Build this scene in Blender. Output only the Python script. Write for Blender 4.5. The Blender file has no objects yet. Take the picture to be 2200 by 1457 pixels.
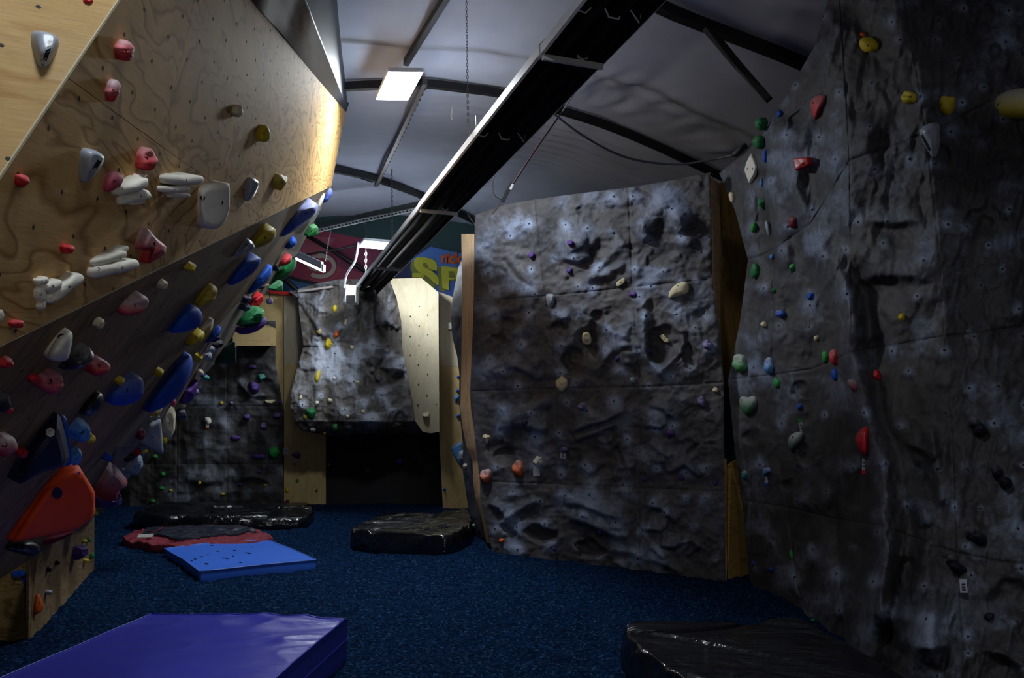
import bpy, math, random
import numpy as np
from mathutils import Vector
from mathutils.bvhtree import BVHTree

sc = bpy.context.scene
COL = sc.collection
# ---------------------------------------------------------------- camera, world, light level
F = 1678.0
PITCH = math.radians(6.5)
CAM = np.array([0.0, 0.0, 1.6])
cd = bpy.data.cameras.new('camera')
cd.sensor_width = 36.0
cd.lens = F / 2200.0 * 36.0
cd.clip_end = 100
cam = bpy.data.objects.new('camera', cd)
cam.location = CAM.tolist()
cam.rotation_euler = (math.pi / 2 + PITCH, 0, 0)
COL.objects.link(cam)
sc.camera = cam
w = bpy.data.worlds.new('world')
sc.world = w
w.use_nodes = True
w.node_tree.nodes['Background'].inputs[0].default_value = (0.02, 0.03, 0.05, 1)
w.node_tree.nodes['Background'].inputs[1].default_value = 0.3
sc.view_settings.view_transform = 'Standard'
sc.view_settings.look = 'None'
sc.view_settings.gamma = 1
sc.view_settings.use_curve_mapping = False
sc.view_settings.exposure = 0.0
P_LAMP1, P_LAMP2, P_NEAR, P_TUBE, P_BACK_FILL = 120.0, 125.0, 50.0, 8.0, 10.0
P_REAR_FILL = 40.0
LAMPCOL = (0.88, 0.95, 1.0)

# ---------------------------------------------------------------- camera geometry helpers
CP, SP = math.cos(PITCH), math.sin(PITCH)
def rays(px, py):
    px = np.asarray(px, float); py = np.asarray(py, float)
    a = (px - 1100) / F; b = (728.5 - py) / F
    return np.stack([a, CP - b * SP, SP + b * CP], -1)
def at(px, py, Y):
    d = rays(px, py)
    return CAM + d * (np.asarray(Y, float) / d[..., 1])[..., None]
def gnd(px, py, z=0.0):
    d = rays(px, py)
    return CAM + d * ((z - CAM[2]) / d[..., 2])[..., None]
class Plane:
    def __init__(s, a, b, c):
        s.p = np.array(a, float)
        n = np.cross(np.array(b) - s.p, np.array(c) - s.p)
        s.n = n / np.linalg.norm(n)
        if np.dot(s.n, CAM - s.p) < 0: s.n = -s.n
    def hit(s, px, py):
        d = rays(px, py)
        t = np.dot(s.p - CAM, s.n) / (d @ s.n)
        return CAM + d * t[..., None] if np.ndim(t) else CAM + d * t
    def Y(s, px, py):
        return s.hit(px, py)[..., 1]

# ---------------------------------------------------------------- noise
_T = np.random.RandomState(7).rand(256, 256)
def vn(x, y, s=0):
    x = x + s * 17.13; y = y + s * 9.71
    ix = np.floor(x).astype(int); iy = np.floor(y).astype(int)
    fx = x - ix; fy = y - iy
    fx = fx * fx * (3 - 2 * fx); fy = fy * fy * (3 - 2 * fy)
    a = _T[ix & 255, iy & 255]; b = _T[(ix + 1) & 255, iy & 255]
    c = _T[ix & 255, (iy + 1) & 255]; d = _T[(ix + 1) & 255, (iy + 1) & 255]
    return (a * (1 - fx) + b * fx) * (1 - fy) + (c * (1 - fx) + d * fx) * fy
def fbm(x, y, s=0, o=4):
    r = 0; A = .5; t = 0
    for k in range(o):
        r = r + A * vn(x, y, s + k * 3); t += A; x = x * 2.03 + 5; y = y * 2.03 + 3; A *= .5
    return r / t
def ridge(x, y, s=0, o=3):
    r = 0; A = .5; t = 0
    for k in range(o):
        r = r + A * (1 - np.abs(2 * vn(x, y, s + k * 5) - 1)); t += A; x = x * 2.1; y = y * 2.1; A *= .5
    return r / t

# ---------------------------------------------------------------- materials
MATS = {}
def newmat(name):
    m = bpy.data.materials.new(name); m.use_nodes = True
    nt = m.node_tree; b = nt.nodes['Principled BSDF']
    return m, nt, b
def N(nt, typ, **kw):
    n = nt.nodes.new(typ)
    for k, v in kw.items():
        if k.startswith('i_'): n.inputs[int(k[2:])].default_value = v
        else: setattr(n, k, v)
    return n
def L(nt, a, ao, b, bi): nt.links.new(a.outputs[ao], b.inputs[bi])
def ramp(nt, stops):
    r = nt.nodes.new('ShaderNodeValToRGB'); e = r.color_ramp.elements
    e[0].position = stops[0][0]; e[0].color = (*stops[0][1], 1)
    e[1].position = stops[1][0]; e[1].color = (*stops[1][1], 1)
    for p, c in stops[2:]:
        q = e.new(p); q.color = (*c, 1)
    return r
def flat(name, col, rough=.5, metal=0.0, bump=0.0, bscale=40, spec=.5, emit=0):
    if name in MATS: return MATS[name]
    m, nt, b = newmat(name)
    b.inputs['Base Color'].default_value = (*col, 1)
    b.inputs['Roughness'].default_value = rough
    b.inputs['Metallic'].default_value = metal
    b.inputs['Specular IOR Level'].default_value = spec
    tc = N(nt, 'ShaderNodeTexCoord')
    no = N(nt, 'ShaderNodeTexNoise'); no.inputs['Scale'].default_value = bscale; no.inputs['Detail'].default_value = 3
    L(nt, tc, 'Object', no, 'Vector')
    mx = N(nt, 'ShaderNodeMix', data_type='RGBA'); mx.inputs[6].default_value = (*[c * .78 for c in col], 1)
    mx.inputs[7].default_value = (*[min(1, c * 1.15) for c in col], 1)
    L(nt, no, 'Fac', mx, 0); L(nt, mx, 2, b, 'Base Color')
    if bump:
        bp = N(nt, 'ShaderNodeBump'); bp.inputs['Strength'].default_value = bump; bp.inputs['Distance'].default_value = .01
        L(nt, no, 'Fac', bp, 'Height'); L(nt, bp, 'Normal', b, 'Normal')
    if emit:
        b.inputs['Emission Color'].default_value = (*LAMPCOL, 1); b.inputs['Emission Strength'].default_value = emit
    MATS[name] = m; return m
HC = dict(red=(.58, .018, .028), pink=(.55, .06, .12), maroon=(.20, .015, .04), yellow=(.62, .47, .02), green=(.012, .17, .05),
          lime=(.03, .32, .06), blue=(.010, .085, .50), sky=(.08, .28, .66), purple=(.085, .03, .23), white=(.86, .83, .74),
          cream=(.72, .64, .42), grey=(.34, .38, .46), dark=(.012, .013, .025), navy=(.012, .014, .05), orange=(.75, .13, .02), teal=(.02, .28, .22),
          rust=(.95, .085, .012), tan=(.45, .36, .14), paleblue=(.35, .42, .55), forest=(.004, .05, .03), lilac=(.22, .19, .42))
def holdmat(c, gloss=False):
    k = 'hold_' + c + ('_gloss' if gloss else '')
    if k in MATS: return MATS[k]
    m, nt, b = newmat(k)
    col = HC[c]
    tc = N(nt, 'ShaderNodeTexCoord')
    no = N(nt, 'ShaderNodeTexNoise'); no.inputs['Scale'].default_value = 38; no.inputs['Detail'].default_value = 4
    L(nt, tc, 'Object', no, 'Vector')
    at_ = N(nt, 'ShaderNodeAttribute', attribute_name='chalk')
    ma = N(nt, 'ShaderNodeMath', operation='MULTIPLY_ADD'); L(nt, no, 'Fac', ma, 0); ma.inputs[1].default_value = .9; ma.inputs[2].default_value = -.45
    ad = N(nt, 'ShaderNodeMath', operation='ADD', use_clamp=True)
    L(nt, ma, 0, ad, 0); L(nt, at_, 'Fac', ad, 1)
    mu = N(nt, 'ShaderNodeMath', operation='MULTIPLY', use_clamp=True); L(nt, ad, 0, mu, 0); L(nt, at_, 'Fac', mu, 1)
    mu2 = N(nt, 'ShaderNodeMath', operation='MULTIPLY', use_clamp=True); L(nt, mu, 0, mu2, 0); mu2.inputs[1].default_value = .78
    mx = N(nt, 'ShaderNodeMix', data_type='RGBA'); mx.inputs[6].default_value = (*col, 1)
    mx.inputs[7].default_value = (.5, .48, .52, 1)
    L(nt, mu2, 0, mx, 0); L(nt, mx, 2, b, 'Base Color')
    b.inputs['Roughness'].default_value = .40 if gloss else .6
    b.inputs['Specular IOR Level'].default_value = .6 if gloss else .3
    bp = N(nt, 'ShaderNodeBump'); bp.inputs['Strength'].default_value = .04 if gloss else .25; bp.inputs['Distance'].default_value = .003
    n2 = N(nt, 'ShaderNodeTexNoise'); n2.inputs['Scale'].default_value = 220
    L(nt, tc, 'Object', n2, 'Vector'); L(nt, n2, 'Fac', bp, 'Height'); L(nt, bp, 'Normal', b, 'Normal')
    MATS[k] = m; return m
def rockmat(name, base=(.095, .088, .095), dark=(.045, .042, .046), chalk=(.27, .33, .48)):
    m, nt, b = newmat(name)
    tc = N(nt, 'ShaderNodeTexCoord')
    n1 = N(nt, 'ShaderNodeTexNoise'); n1.inputs['Scale'].default_value = 3.2; n1.inputs['Detail'].default_value = 6; n1.inputs['Roughness'].default_value = .65
    L(nt, tc, 'Object', n1, 'Vector')
    r1 = ramp(nt, [(.32, dark), (.68, base)]); L(nt, n1, 'Fac', r1, 'Fac')
    n2 = N(nt, 'ShaderNodeTexNoise'); n2.inputs['Scale'].default_value = 9; n2.inputs['Detail'].default_value = 8; n2.inputs['Roughness'].default_value = .7; n2.inputs['Distortion'].default_value = .8
    L(nt, tc, 'Object', n2, 'Vector')
    at_ = N(nt, 'ShaderNodeAttribute', attribute_name='chalk')
    ma = N(nt, 'ShaderNodeMath', operation='MULTIPLY_ADD'); L(nt, n2, 'Fac', ma, 0); ma.inputs[1].default_value = 3.2; ma.inputs[2].default_value = -1.5
    ad = N(nt, 'ShaderNodeMath', operation='ADD', use_clamp=True); L(nt, ma, 0, ad, 0); L(nt, at_, 'Fac', ad, 1)
    mu = N(nt, 'ShaderNodeMath', operation='MULTIPLY', use_clamp=True); L(nt, ad, 0, mu, 0); L(nt, at_, 'Fac', mu, 1)
    mx = N(nt, 'ShaderNodeMix', data_type='RGBA'); L(nt, mu, 0, mx, 0); L(nt, r1, 'Color', mx, 6)
    mx.inputs[7].default_value = (*chalk, 1)
    n3 = N(nt, 'ShaderNodeTexNoise'); n3.inputs['Scale'].default_value = 150; n3.inputs['Detail'].default_value = 3
    L(nt, tc, 'Object', n3, 'Vector')
    r3 = ramp(nt, [(.3, (.72, .72, .72)), (.62, (1.15, 1.15, 1.15))]); L(nt, n3, 'Fac', r3, 'Fac')
    m2 = N(nt, 'ShaderNodeMix', data_type='RGBA', blend_type='MULTIPLY'); m2.inputs[0].default_value = 1
    L(nt, mx, 2, m2, 6); L(nt, r3, 'Color', m2, 7); L(nt, m2, 2, b, 'Base Color')
    b.inputs['Roughness'].default_value = .62; b.inputs['Specular IOR Level'].default_value = .35
    bp = N(nt, 'ShaderNodeBump'); bp.inputs['Strength'].default_value = .5; bp.inputs['Distance'].default_value = .012
    sm = N(nt, 'ShaderNodeMath', operation='MULTIPLY_ADD'); L(nt, n3, 'Fac', sm, 0); sm.inputs[1].default_value = .25; L(nt, n2, 'Fac', sm, 2)
    L(nt, sm, 0, bp, 'Height'); L(nt, bp, 'Normal', b, 'Normal')
    return m
def plymat(name, c1, c2, dirt=.3, dirtcol=(.12, .085, .05), grain=7.0, loops=11.0, scale=(1.0, 4.0, 1)):
    """rotary-cut plywood: contour lines of a stretched noise, chalk and grime"""
    m, nt, b = newmat(name)
    uv = N(nt, 'ShaderNodeUVMap', uv_map='UVMap')
    mp = N(nt, 'ShaderNodeMapping'); mp.inputs['Scale'].default_value = scale; L(nt, uv, 'UV', mp, 'Vector')
    n1 = N(nt, 'ShaderNodeTexNoise'); n1.inputs['Scale'].default_value = 1.1; n1.inputs['Detail'].default_value = 3.0; n1.inputs['Distortion'].default_value = .5
    L(nt, mp, 'Vector', n1, 'Vector')
    mu = N(nt, 'ShaderNodeMath', operation='MULTIPLY'); L(nt, n1, 'Fac', mu, 0); mu.inputs[1].default_value = loops
    fr = N(nt, 'ShaderNodeMath', operation='FRACT'); L(nt, mu, 0, fr, 0)
    r = ramp(nt, [(0.0, (.0, .0, .0)), (.16, (1, 1, 1)), (.84, (.7, .7, .7)), (1.0, (.0, .0, .0))]); L(nt, fr, 0, r, 'Fac')
    mx = N(nt, 'ShaderNodeMix', data_type='RGBA'); mx.inputs[6].default_value = (*c2, 1); mx.inputs[7].default_value = (*c1, 1); L(nt, r, 'Color', mx, 0)
    # fine fibre
    mp2 = N(nt, 'ShaderNodeMapping'); mp2.inputs['Scale'].default_value = (grain, grain * 16, 1); L(nt, uv, 'UV', mp2, 'Vector')
    n2 = N(nt, 'ShaderNodeTexNoise'); n2.inputs['Scale'].default_value = 1.5; n2.inputs['Detail'].default_value = 3; L(nt, mp2, 'Vector', n2, 'Vector')
    r2 = ramp(nt, [(.25, (.82, .8, .78)), (.7, (1.08, 1.08, 1.08))]); L(nt, n2, 'Fac', r2, 'Fac')
    m2 = N(nt, 'ShaderNodeMix', data_type='RGBA', blend_type='MULTIPLY'); m2.inputs[0].default_value = 1; L(nt, mx, 2, m2, 6); L(nt, r2, 'Color', m2, 7)
    # grime patches and chalk patches
    n3 = N(nt, 'ShaderNodeTexNoise'); n3.inputs['Scale'].default_value = 1.7; n3.inputs['Detail'].default_value = 5; n3.inputs['Roughness'].default_value = .65; L(nt, uv, 'UV', n3, 'Vector')
    r3 = ramp(nt, [(.42, (0, 0, 0)), (.75, (1, 1, 1))]); L(nt, n3, 'Fac', r3, 'Fac')
    k3 = N(nt, 'ShaderNodeMath', operation='MULTIPLY'); L(nt, r3, 'Color', k3, 0); k3.inputs[1].default_value = dirt
    m3 = N(nt, 'ShaderNodeMix', data_type='RGBA'); L(nt, k3, 0, m3, 0); L(nt, m2, 2, m3, 6); m3.inputs[7].default_value = (*dirtcol, 1)
    mp4 = N(nt, 'ShaderNodeMapping'); mp4.inputs['Location'].default_value = (7, 3, 0); L(nt, uv, 'UV', mp4, 'Vector')
    n4 = N(nt, 'ShaderNodeTexNoise'); n4.inputs['Scale'].default_value = 2.6; n4.inputs['Detail'].default_value = 6; n4.inputs['Roughness'].default_value = .7; L(nt, mp4, 'Vector', n4, 'Vector')
    r4 = ramp(nt, [(.55, (0, 0, 0)), (.80, (.38, .38, .38))]); L(nt, n4, 'Fac', r4, 'Fac')
    m4 = N(nt, 'ShaderNodeMix', data_type='RGBA'); L(nt, r4, 'Color', m4, 0); L(nt, m3, 2, m4, 6); m4.inputs[7].default_value = (.48, .40, .34, 1)
    L(nt, m4, 2, b, 'Base Color')
    b.inputs['Roughness'].default_value = .7; b.inputs['Specular IOR Level'].default_value = .08
    bp = N(nt, 'ShaderNodeBump'); bp.inputs['Strength'].default_value = .08; bp.inputs['Distance'].default_value = .003; L(nt, n2, 'Fac', bp, 'Height'); L(nt, bp, 'Normal', b, 'Normal')
    MATS[name] = m
    return m

# ---------------------------------------------------------------- objects
ORG = {}
BV, BF = [], []          # geometry that holds are bolted to
def tag(o, label=None, cat=None, group=None, kind=None):
    if label: o['label'] = label
    if cat: o['category'] = cat
    if group: o['group'] = group
    if kind: o['kind'] = kind
    return o
def thing(name, loc, label, cat, group=None, kind=None):
    o = bpy.data.objects.new(name, None); o.empty_display_size = .1
    o.location = [float(v) for v in loc]; COL.objects.link(o); ORG[o.name] = np.array(loc, float)
    return tag(o, label, cat, group, kind)
def mobj(name, V, Fc, mat, parent=None, smooth=True, attr=None, uv=None, bvh=False, org=None):
    V = np.asarray(V, float)
    if parent is not None: o0 = ORG[parent.name]
    elif org is not None: o0 = np.array(org, float)
    else: o0 = np.array([V[:, 0].mean(), V[:, 1].mean(), V[:, 2].min()])
    fl = Fc.tolist() if hasattr(Fc, 'tolist') else Fc
    if bvh:
        k = sum(len(b) for b in BV)
        BV.append(V); BF.extend([[i + k for i in f] for f in fl])
    me = bpy.data.meshes.new(name)
    me.from_pydata((V - o0).tolist(), [], fl)
    if smooth: me.polygons.foreach_set('use_smooth', [True] * len(me.polygons))
    if attr is not None:
        a = me.attributes.new('chalk', 'FLOAT', 'POINT'); a.data.foreach_set('value', np.asarray(attr, float))
    if uv is not None:
        ul = me.uv_layers.new(name='UVMap')
        idx = np.zeros(len(me.loops), int); me.loops.foreach_get('vertex_index', idx)
        ul.data.foreach_set('uv', np.asarray(uv, float)[idx].ravel())
    if mat is not None: me.materials.append(mat)
    me.update()
    o = bpy.data.objects.new(name, me); COL.objects.link(o)
    if parent is not None:
        o.parent = parent; ORG[o.name] = o0
        # child origin equals the thing's origin
    else:
        o.location = o0.tolist(); ORG[o.name] = o0
    return o
def boxv(c, ax, ay, az, hx, hy, hz):
    c = np.array(c, float); V = []
    for sx in (-1, 1):
        for sy in (-1, 1):
            for sz in (-1, 1):
                V.append(c + sx * hx * np.array(ax) + sy * hy * np.array(ay) + sz * hz * np.array(az))
    Fc = [[0, 1, 3, 2], [4, 6, 7, 5], [0, 4, 5, 1], [2, 3, 7, 6], [0, 2, 6, 4], [1, 5, 7, 3]]
    return V, Fc
def merge(parts):
    V = []; Fc = []
    for v, f in parts:
        k = len(V); V += [np.array(q, float) for q in v]; Fc += [[i + k for i in q] for q in f]
    return np.array(V), Fc
def box(name, c, ax, ay, az, hx, hy, hz, mat, parent=None, **kw):
    V, Fc = boxv(c, ax, ay, az, hx, hy, hz); return mobj(name, np.array(V), Fc, mat, parent, smooth=False, **kw)
def frame(d, up=(0, 0, 1)):
    d = np.array(d, float); d /= np.linalg.norm(d)
    u = np.array(up, float)
    if abs(np.dot(d, u)) > .97: u = np.array([0, 1, 0.])
    s = np.cross(d, u); s /= np.linalg.norm(s); t = np.cross(s, d)
    return d, s, t
def tubev(pts, r, n=8, sq=False, r2=None):
    """tube (or rectangular bar) along a polyline"""
    pts = [np.array(p, float) for p in pts]; V = []; Fc = []
    for i, p in enumerate(pts):
        d = pts[min(i + 1, len(pts) - 1)] - pts[max(i - 1, 0)]
        d, s, t = frame(d)
        if sq:
            q = r2 if r2 else r
            for a, b in ((-1, -1), (1, -1), (1, 1), (-1, 1)): V.append(p + s * a * r + t * b * q)
        else:
            for k in range(n):
                a = 2 * math.pi * k / n; V.append(p + (s * math.cos(a) + t * math.sin(a)) * r)
    m = 4 if sq else n
    for i in range(len(pts) - 1):
        for k in range(m):
            Fc.append([i * m + k, i * m + (k + 1) % m, (i + 1) * m + (k + 1) % m, (i + 1) * m + k])
    Fc.append(list(range(m))[::-1]); Fc.append([(len(pts) - 1) * m + k for k in range(m)])
    return V, Fc
def tube(name, pts, r, mat, parent=None, n=8, sq=False, r2=None, **kw):
    V, Fc = tubev(pts, r, n, sq, r2); return mobj(name, np.array(V), Fc, mat, parent, smooth=not sq, **kw)
def smoothline(pts, n=8):
    pts = [np.array(p, float) for p in pts]; out = []
    for i in range(len(pts) - 1):
        p0 = pts[max(i - 1, 0)]; p1 = pts[i]; p2 = pts[i + 1]; p3 = pts[min(i + 2, len(pts) - 1)]
        for k in range(n):
            t = k / n
            out.append(.5 * ((2 * p1) + (p2 - p0) * t + (2 * p0 - 5 * p1 + 4 * p2 - p3) * t * t + (3 * p1 - p0 - 3 * p2 + p3) * t ** 3))
    out.append(pts[-1]); return out
def gridfaces(n, m, off=0, flip=False):
    i, j = np.meshgrid(np.arange(n - 1), np.arange(m - 1), indexing='ij')
    a = i * m + j + off
    q = np.stack([a, a + 1, a + m + 1, a + m], -1).reshape(-1, 4)
    return q[:, ::-1] if flip else q
def wallsheet(name, nodes, mat, parent, step=3.0, hf=None, cf=None, sr=None, sccols=None, groove=.012, skirt=.08, bvh=True, uvs=None, solo=None, smooth=True):
    """panels of a modelled wall. nodes[r][c]=(px,py,Y) fix corner points in space; hf gives relief in metres"""
    A = np.array(nodes, float); A[..., 2] = 1 / A[..., 2]
    R, C = A.shape[:2]
    sr = sorted(set([0, R - 1] + list(sr or []))); sccols = sorted(set([0, C - 1] + list(sccols or [])))
    out = []
    for a in range(len(sr) - 1):
        for b in range(len(sccols) - 1):
            r0, r1, c0, c1 = sr[a], sr[a + 1], sccols[b], sccols[b + 1]
            def sub(k0, k1, axis):
                t = []
                for k in range(k0, k1):
                    if axis == 0: d = np.linalg.norm(A[k + 1, c0:c1 + 1, :2] - A[k, c0:c1 + 1, :2], axis=-1).max()
                    else: d = np.linalg.norm(A[r0:r1 + 1, k + 1, :2] - A[r0:r1 + 1, k, :2], axis=-1).max()
                    n = max(2, int(d / step)); t += list(k + np.arange(n) / n)
                return np.array(t + [k1])
            tr, tc = sub(r0, r1, 0), sub(c0, c1, 1)
            TR, TC = np.meshgrid(tr, tc, indexing='ij')
            i = np.minimum(TR.astype(int), R - 2); j = np.minimum(TC.astype(int), C - 2)
            fr = (TR - i)[..., None]; fc = (TC - j)[..., None]
            Q = (A[i, j] * (1 - fc) + A[i, j + 1] * fc) * (1 - fr) + (A[i + 1, j] * (1 - fc) + A[i + 1, j + 1] * fc) * fr
            px, py, Y = Q[..., 0], Q[..., 1], 1 / Q[..., 2]
            h = hf(px, py) if hf else np.zeros_like(px)
            n, m = px.shape
            if groove:
                e = np.zeros_like(h); ii = np.arange(n)[:, None]; jj = np.arange(m)[None, :]
                dist = np.minimum(np.minimum(ii, n - 1 - ii), np.minimum(jj, m - 1 - jj))
                e = np.where(dist == 0, 1.0, np.where(dist == 1, .25, 0)); h = h - groove * e
            ch = cf(px, py, h) if cf else None
            P = at(px, py, Y - h)
            V = P.reshape(-1, 3); Fq = gridfaces(n, m, 0, True).tolist()
            if skirt:
                idx = np.arange(n * m).reshape(n, m)
                lp = list(idx[0, :]) + list(idx[1:, -1]) + list(idx[-1, -2::-1]) + list(idx[-2:0:-1, 0])
                rim = V[lp]; dr = rim - CAM; dr /= np.linalg.norm(dr, axis=1)[:, None]
                k = len(V); V = np.vstack([V, rim, rim + dr * skirt]); q = len(lp)
                for z in range(q): Fq.append([k + z, k + (z + 1) % q, k + q + (z + 1) % q, k + q + z])
                if ch is not None:
                    cr = ch.reshape(-1); ch = np.concatenate([cr, cr[lp], cr[lp] * 0])
            elif ch is not None: ch = ch.reshape(-1)
            uv = uvs(V) if uvs else None
            out.append(mobj(name, V, Fq, mat, parent, smooth=smooth, attr=ch, bvh=bvh, uv=uv))
    return out
def polypanel(name, pts, nrm, thick, mat, parent, udir=None, bvh=True, gap=.002, uvo=(0, 0)):
    """flat sheet from 3D polygon, extruded away from its face"""
    P = np.array(pts, float); n = np.array(nrm, float); n /= np.linalg.norm(n)
    c = P.mean(0); dd = P - c; P = c + dd * (1 - gap / np.maximum(np.linalg.norm(dd, axis=1), .01))[:, None]
    k = len(P); V = np.vstack([P, P - n * thick])
    area = sum(np.cross(P[i] - c, P[(i + 1) % k] - c) for i in range(k))
    f = list(range(k)); b = [k + i for i in range(k)][::-1]
    if np.dot(area, n) < 0: f = f[::-1]; b = b[::-1]
    Fc = [f, b] + [[i, (i + 1) % k, k + (i + 1) % k, k + i] for i in range(k)]
    u = np.array(udir if udir is not None else [1, 0, 0], float); u = u - n * np.dot(u, n); u /= np.linalg.norm(u); v = np.cross(n, u)
    uv = np.stack([V @ u + uvo[0], V @ v + uvo[1]], -1)
    return mobj(name, V, Fc, mat, parent, smooth=False, uv=uv, bvh=bvh)
# ================================================================ LARGE STRUCTURE
# ---- floor
fm, nt, b = newmat('shredded_floor')
tc = N(nt, 'ShaderNodeTexCoord')
vo = N(nt, 'ShaderNodeTexVoronoi'); vo.inputs['Scale'].default_value = 62; L(nt, tc, 'Object', vo, 'Vector')
no = N(nt, 'ShaderNodeTexNoise'); no.inputs['Scale'].default_value = 34; no.inputs['Detail'].default_value = 5; no.inputs['Roughness'].default_value = .75; L(nt, tc, 'Object', no, 'Vector')
sx = N(nt, 'ShaderNodeSeparateColor'); L(nt, vo, 'Color', sx, 'Color')
r = ramp(nt, [(.0, (.003, .011, .036)), (.55, (.005, .026, .09)), (.88, (.010, .055, .17)), (1.0, (.06, .14, .27))]); L(nt, sx, 'Red', r, 'Fac')
r2 = ramp(nt, [(.3, (.35, .35, .35)), (.65, (1.25, 1.25, 1.25))]); L(nt, no, 'Fac', r2, 'Fac')
m2 = N(nt, 'ShaderNodeMix', data_type='RGBA', blend_type='MULTIPLY'); m2.inputs[0].default_value = 1; L(nt, r, 'Color', m2, 6); L(nt, r2, 'Color', m2, 7); L(nt, m2, 2, b, 'Base Color')
b.inputs['Roughness'].default_value = 1.0; b.inputs['Specular IOR Level'].default_value = .04
bp = N(nt, 'ShaderNodeBump'); bp.inputs['Strength'].default_value = 1.0; bp.inputs['Distance'].default_value = .03
ad = N(nt, 'ShaderNodeMath', operation='ADD'); L(nt, no, 'Fac', ad, 0); L(nt, sx, 'Green', ad, 1)
L(nt, ad, 0, bp, 'Height'); L(nt, bp, 'Normal', b, 'Normal')
xs = np.arange(-9, 5.8, .05); ys = np.arange(-3, 18.6, .05)
X, Yy = np.meshgrid(xs, ys, indexing='ij')
Z = (fbm(X * 1.3, Yy * 1.3, 3, 3) - .5) * .05 + (vn(X * 17, Yy * 17, 4) - .5) * .028 + (vn(X * 8, Yy * 8, 9) - .5) * .02
V = np.stack([X, Yy, Z], -1).reshape(-1, 3)
o = mobj('floor', V, gridfaces(*X.shape), fm, org=(0, 0, 0)); tag(o, 'dark blue shredded rubber floor', kind='structure')

# ---- room shell and fabric roof
shell = flat('shell_dark', (.03, .035, .045), .9)
for nm, c, h in (('wall_left', (-9.1, 7.8, 3.2), (.1, 11, 3.4)), ('wall_right', (5.9, 7.8, 3.2), (.1, 11, 3.4)),
                 ('wall_near', (-1.6, -3.1, 3.2), (7.6, .1, 3.4)), ('wall_far', (-1.6, 18.7, 3.4), (7.6, .1, 3.6))):
    o = box(nm, c, (1, 0, 0), (0, 1, 0), (0, 0, 1), *h, shell); tag(o, kind='structure')
UA = np.array([-.314, .949]); VA = np.array([.949, .314])
def ceilz(x, y):
    s = x * VA[0] + y * VA[1]; t = x * UA[0] + y * UA[1]
    z = np.interp(s, [-7, -4, -1, 1.09, 2.5, 3.1, 4.5, 6.37, 8, 10], [4.2, 5.1, 5.7, 5.86, 5.98, 5.97, 5.80, 5.26, 4.7, 3.9])
    return z + .06 * np.maximum(0, t - 9.8)
cm, nt, b = newmat('roof_fabric')
tc = N(nt, 'ShaderNodeTexCoord')
n1 = N(nt, 'ShaderNodeTexNoise'); n1.inputs['Scale'].default_value = 1.1; n1.inputs['Detail'].default_value = 6; n1.inputs['Roughness'].default_value = .6; L(nt, tc, 'Object', n1, 'Vector')
r1 = ramp(nt, [(.3, (.48, .52, .64)), (.7, (.60, .64, .78))]); L(nt, n1, 'Fac', r1, 'Fac')
n2 = N(nt, 'ShaderNodeTexNoise'); n2.inputs['Scale'].default_value = 5; n2.inputs['Detail'].default_value = 9; n2.inputs['Roughness'].default_value = .85; n2.inputs['Distortion'].default_value = 1.5; L(nt, tc, 'Object', n2, 'Vector')
r2 = ramp(nt, [(.64, (0, 0, 0)), (.70, (.5, .5, .5))]); L(nt, n2, 'Fac', r2, 'Fac')
at_ = N(nt, 'ShaderNodeAttribute', attribute_name='chalk')
ad = N(nt, 'ShaderNodeMath', operation='ADD', use_clamp=True); L(nt, r2, 'Color', ad, 0); L(nt, at_, 'Fac', ad, 1)
mx = N(nt, 'ShaderNodeMix', data_type='RGBA'); L(nt, ad, 0, mx, 0); L(nt, r1, 'Color', mx, 6); mx.inputs[7].default_value = (.10, .085, .075, 1); L(nt, mx, 2, b, 'Base Color')
b.inputs['Roughness'].default_value = .7
# grid along the arch direction s and the length t
ss = np.arange(-9, 11, .06); ts = np.arange(-7, 21, .06)
S, T = np.meshgrid(ss, ts, indexing='ij')
X = S * VA[0] + T * UA[0]; Yy = S * VA[1] + T * UA[1]
Z = ceilz(X, Yy)
# sag between ribs, gathered folds near the wrinkled seam and soft ripples across the fabric
Z -= .05 * (1 - np.abs(np.sin((T - 9.76) / 2.9 * math.pi))) * -1
Z += .035 * (fbm(S * .7, T * 2.2, 5, 3) - .5)
rip = np.exp(-((S - 4.2) / 1.7) ** 2) * np.exp(-((T - 10.7) / 1.1) ** 2)
Z += .04 * rip * np.sin(T * 26 + 3 * vn(S * 1.2, T, 3))
seam = np.clip((S - 3.6) / .5, 0, 1) * np.exp(-((T - 8.45 - .05 * S) / .42) ** 2)
Z += .10 * seam * (ridge(S * 3.1 + T * 1.3, T * .9, 8, 3) - .5) * 2
Z += .02 * np.exp(-((T - 8.45) / .05) ** 2)
st = np.exp(-((T - 8.35 - .03 * np.sin(S * 5)) / .07) ** 2) * (.25 + .75 * vn(S * 3, T * 8, 2)) * .9
st += seam * .5 * vn(S * 4, T * 5, 6) * np.exp(-((T - 8.6) / .22) ** 2)
st += .5 * np.exp(-((T - 12.0) / .03) ** 2) * 0
ok = lambda a: a
V = np.stack([X, Yy, Z], -1).reshape(-1, 3)
Fq = gridfaces(*X.shape)
cen = V[Fq].mean(1); keep = (cen[:, 0] > -9.0) & (cen[:, 0] < 5.8) & (cen[:, 1] > -3.0) & (cen[:, 1] < 17.5)
o = mobj('ceiling', V, Fq[keep], cm, attr=np.clip(st, 0, 1).reshape(-1), org=(0, 0, 0)); tag(o, 'pale grey fabric roof lining', kind='structure')
def ceilhit(px, py, off=.06):
    d = rays(px, py); t = 3.0
    for k in range(400):
        P = CAM + d * t
        if P[2] > ceilz(P[0], P[1]) - off: break
        t += .05
    return P

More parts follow.
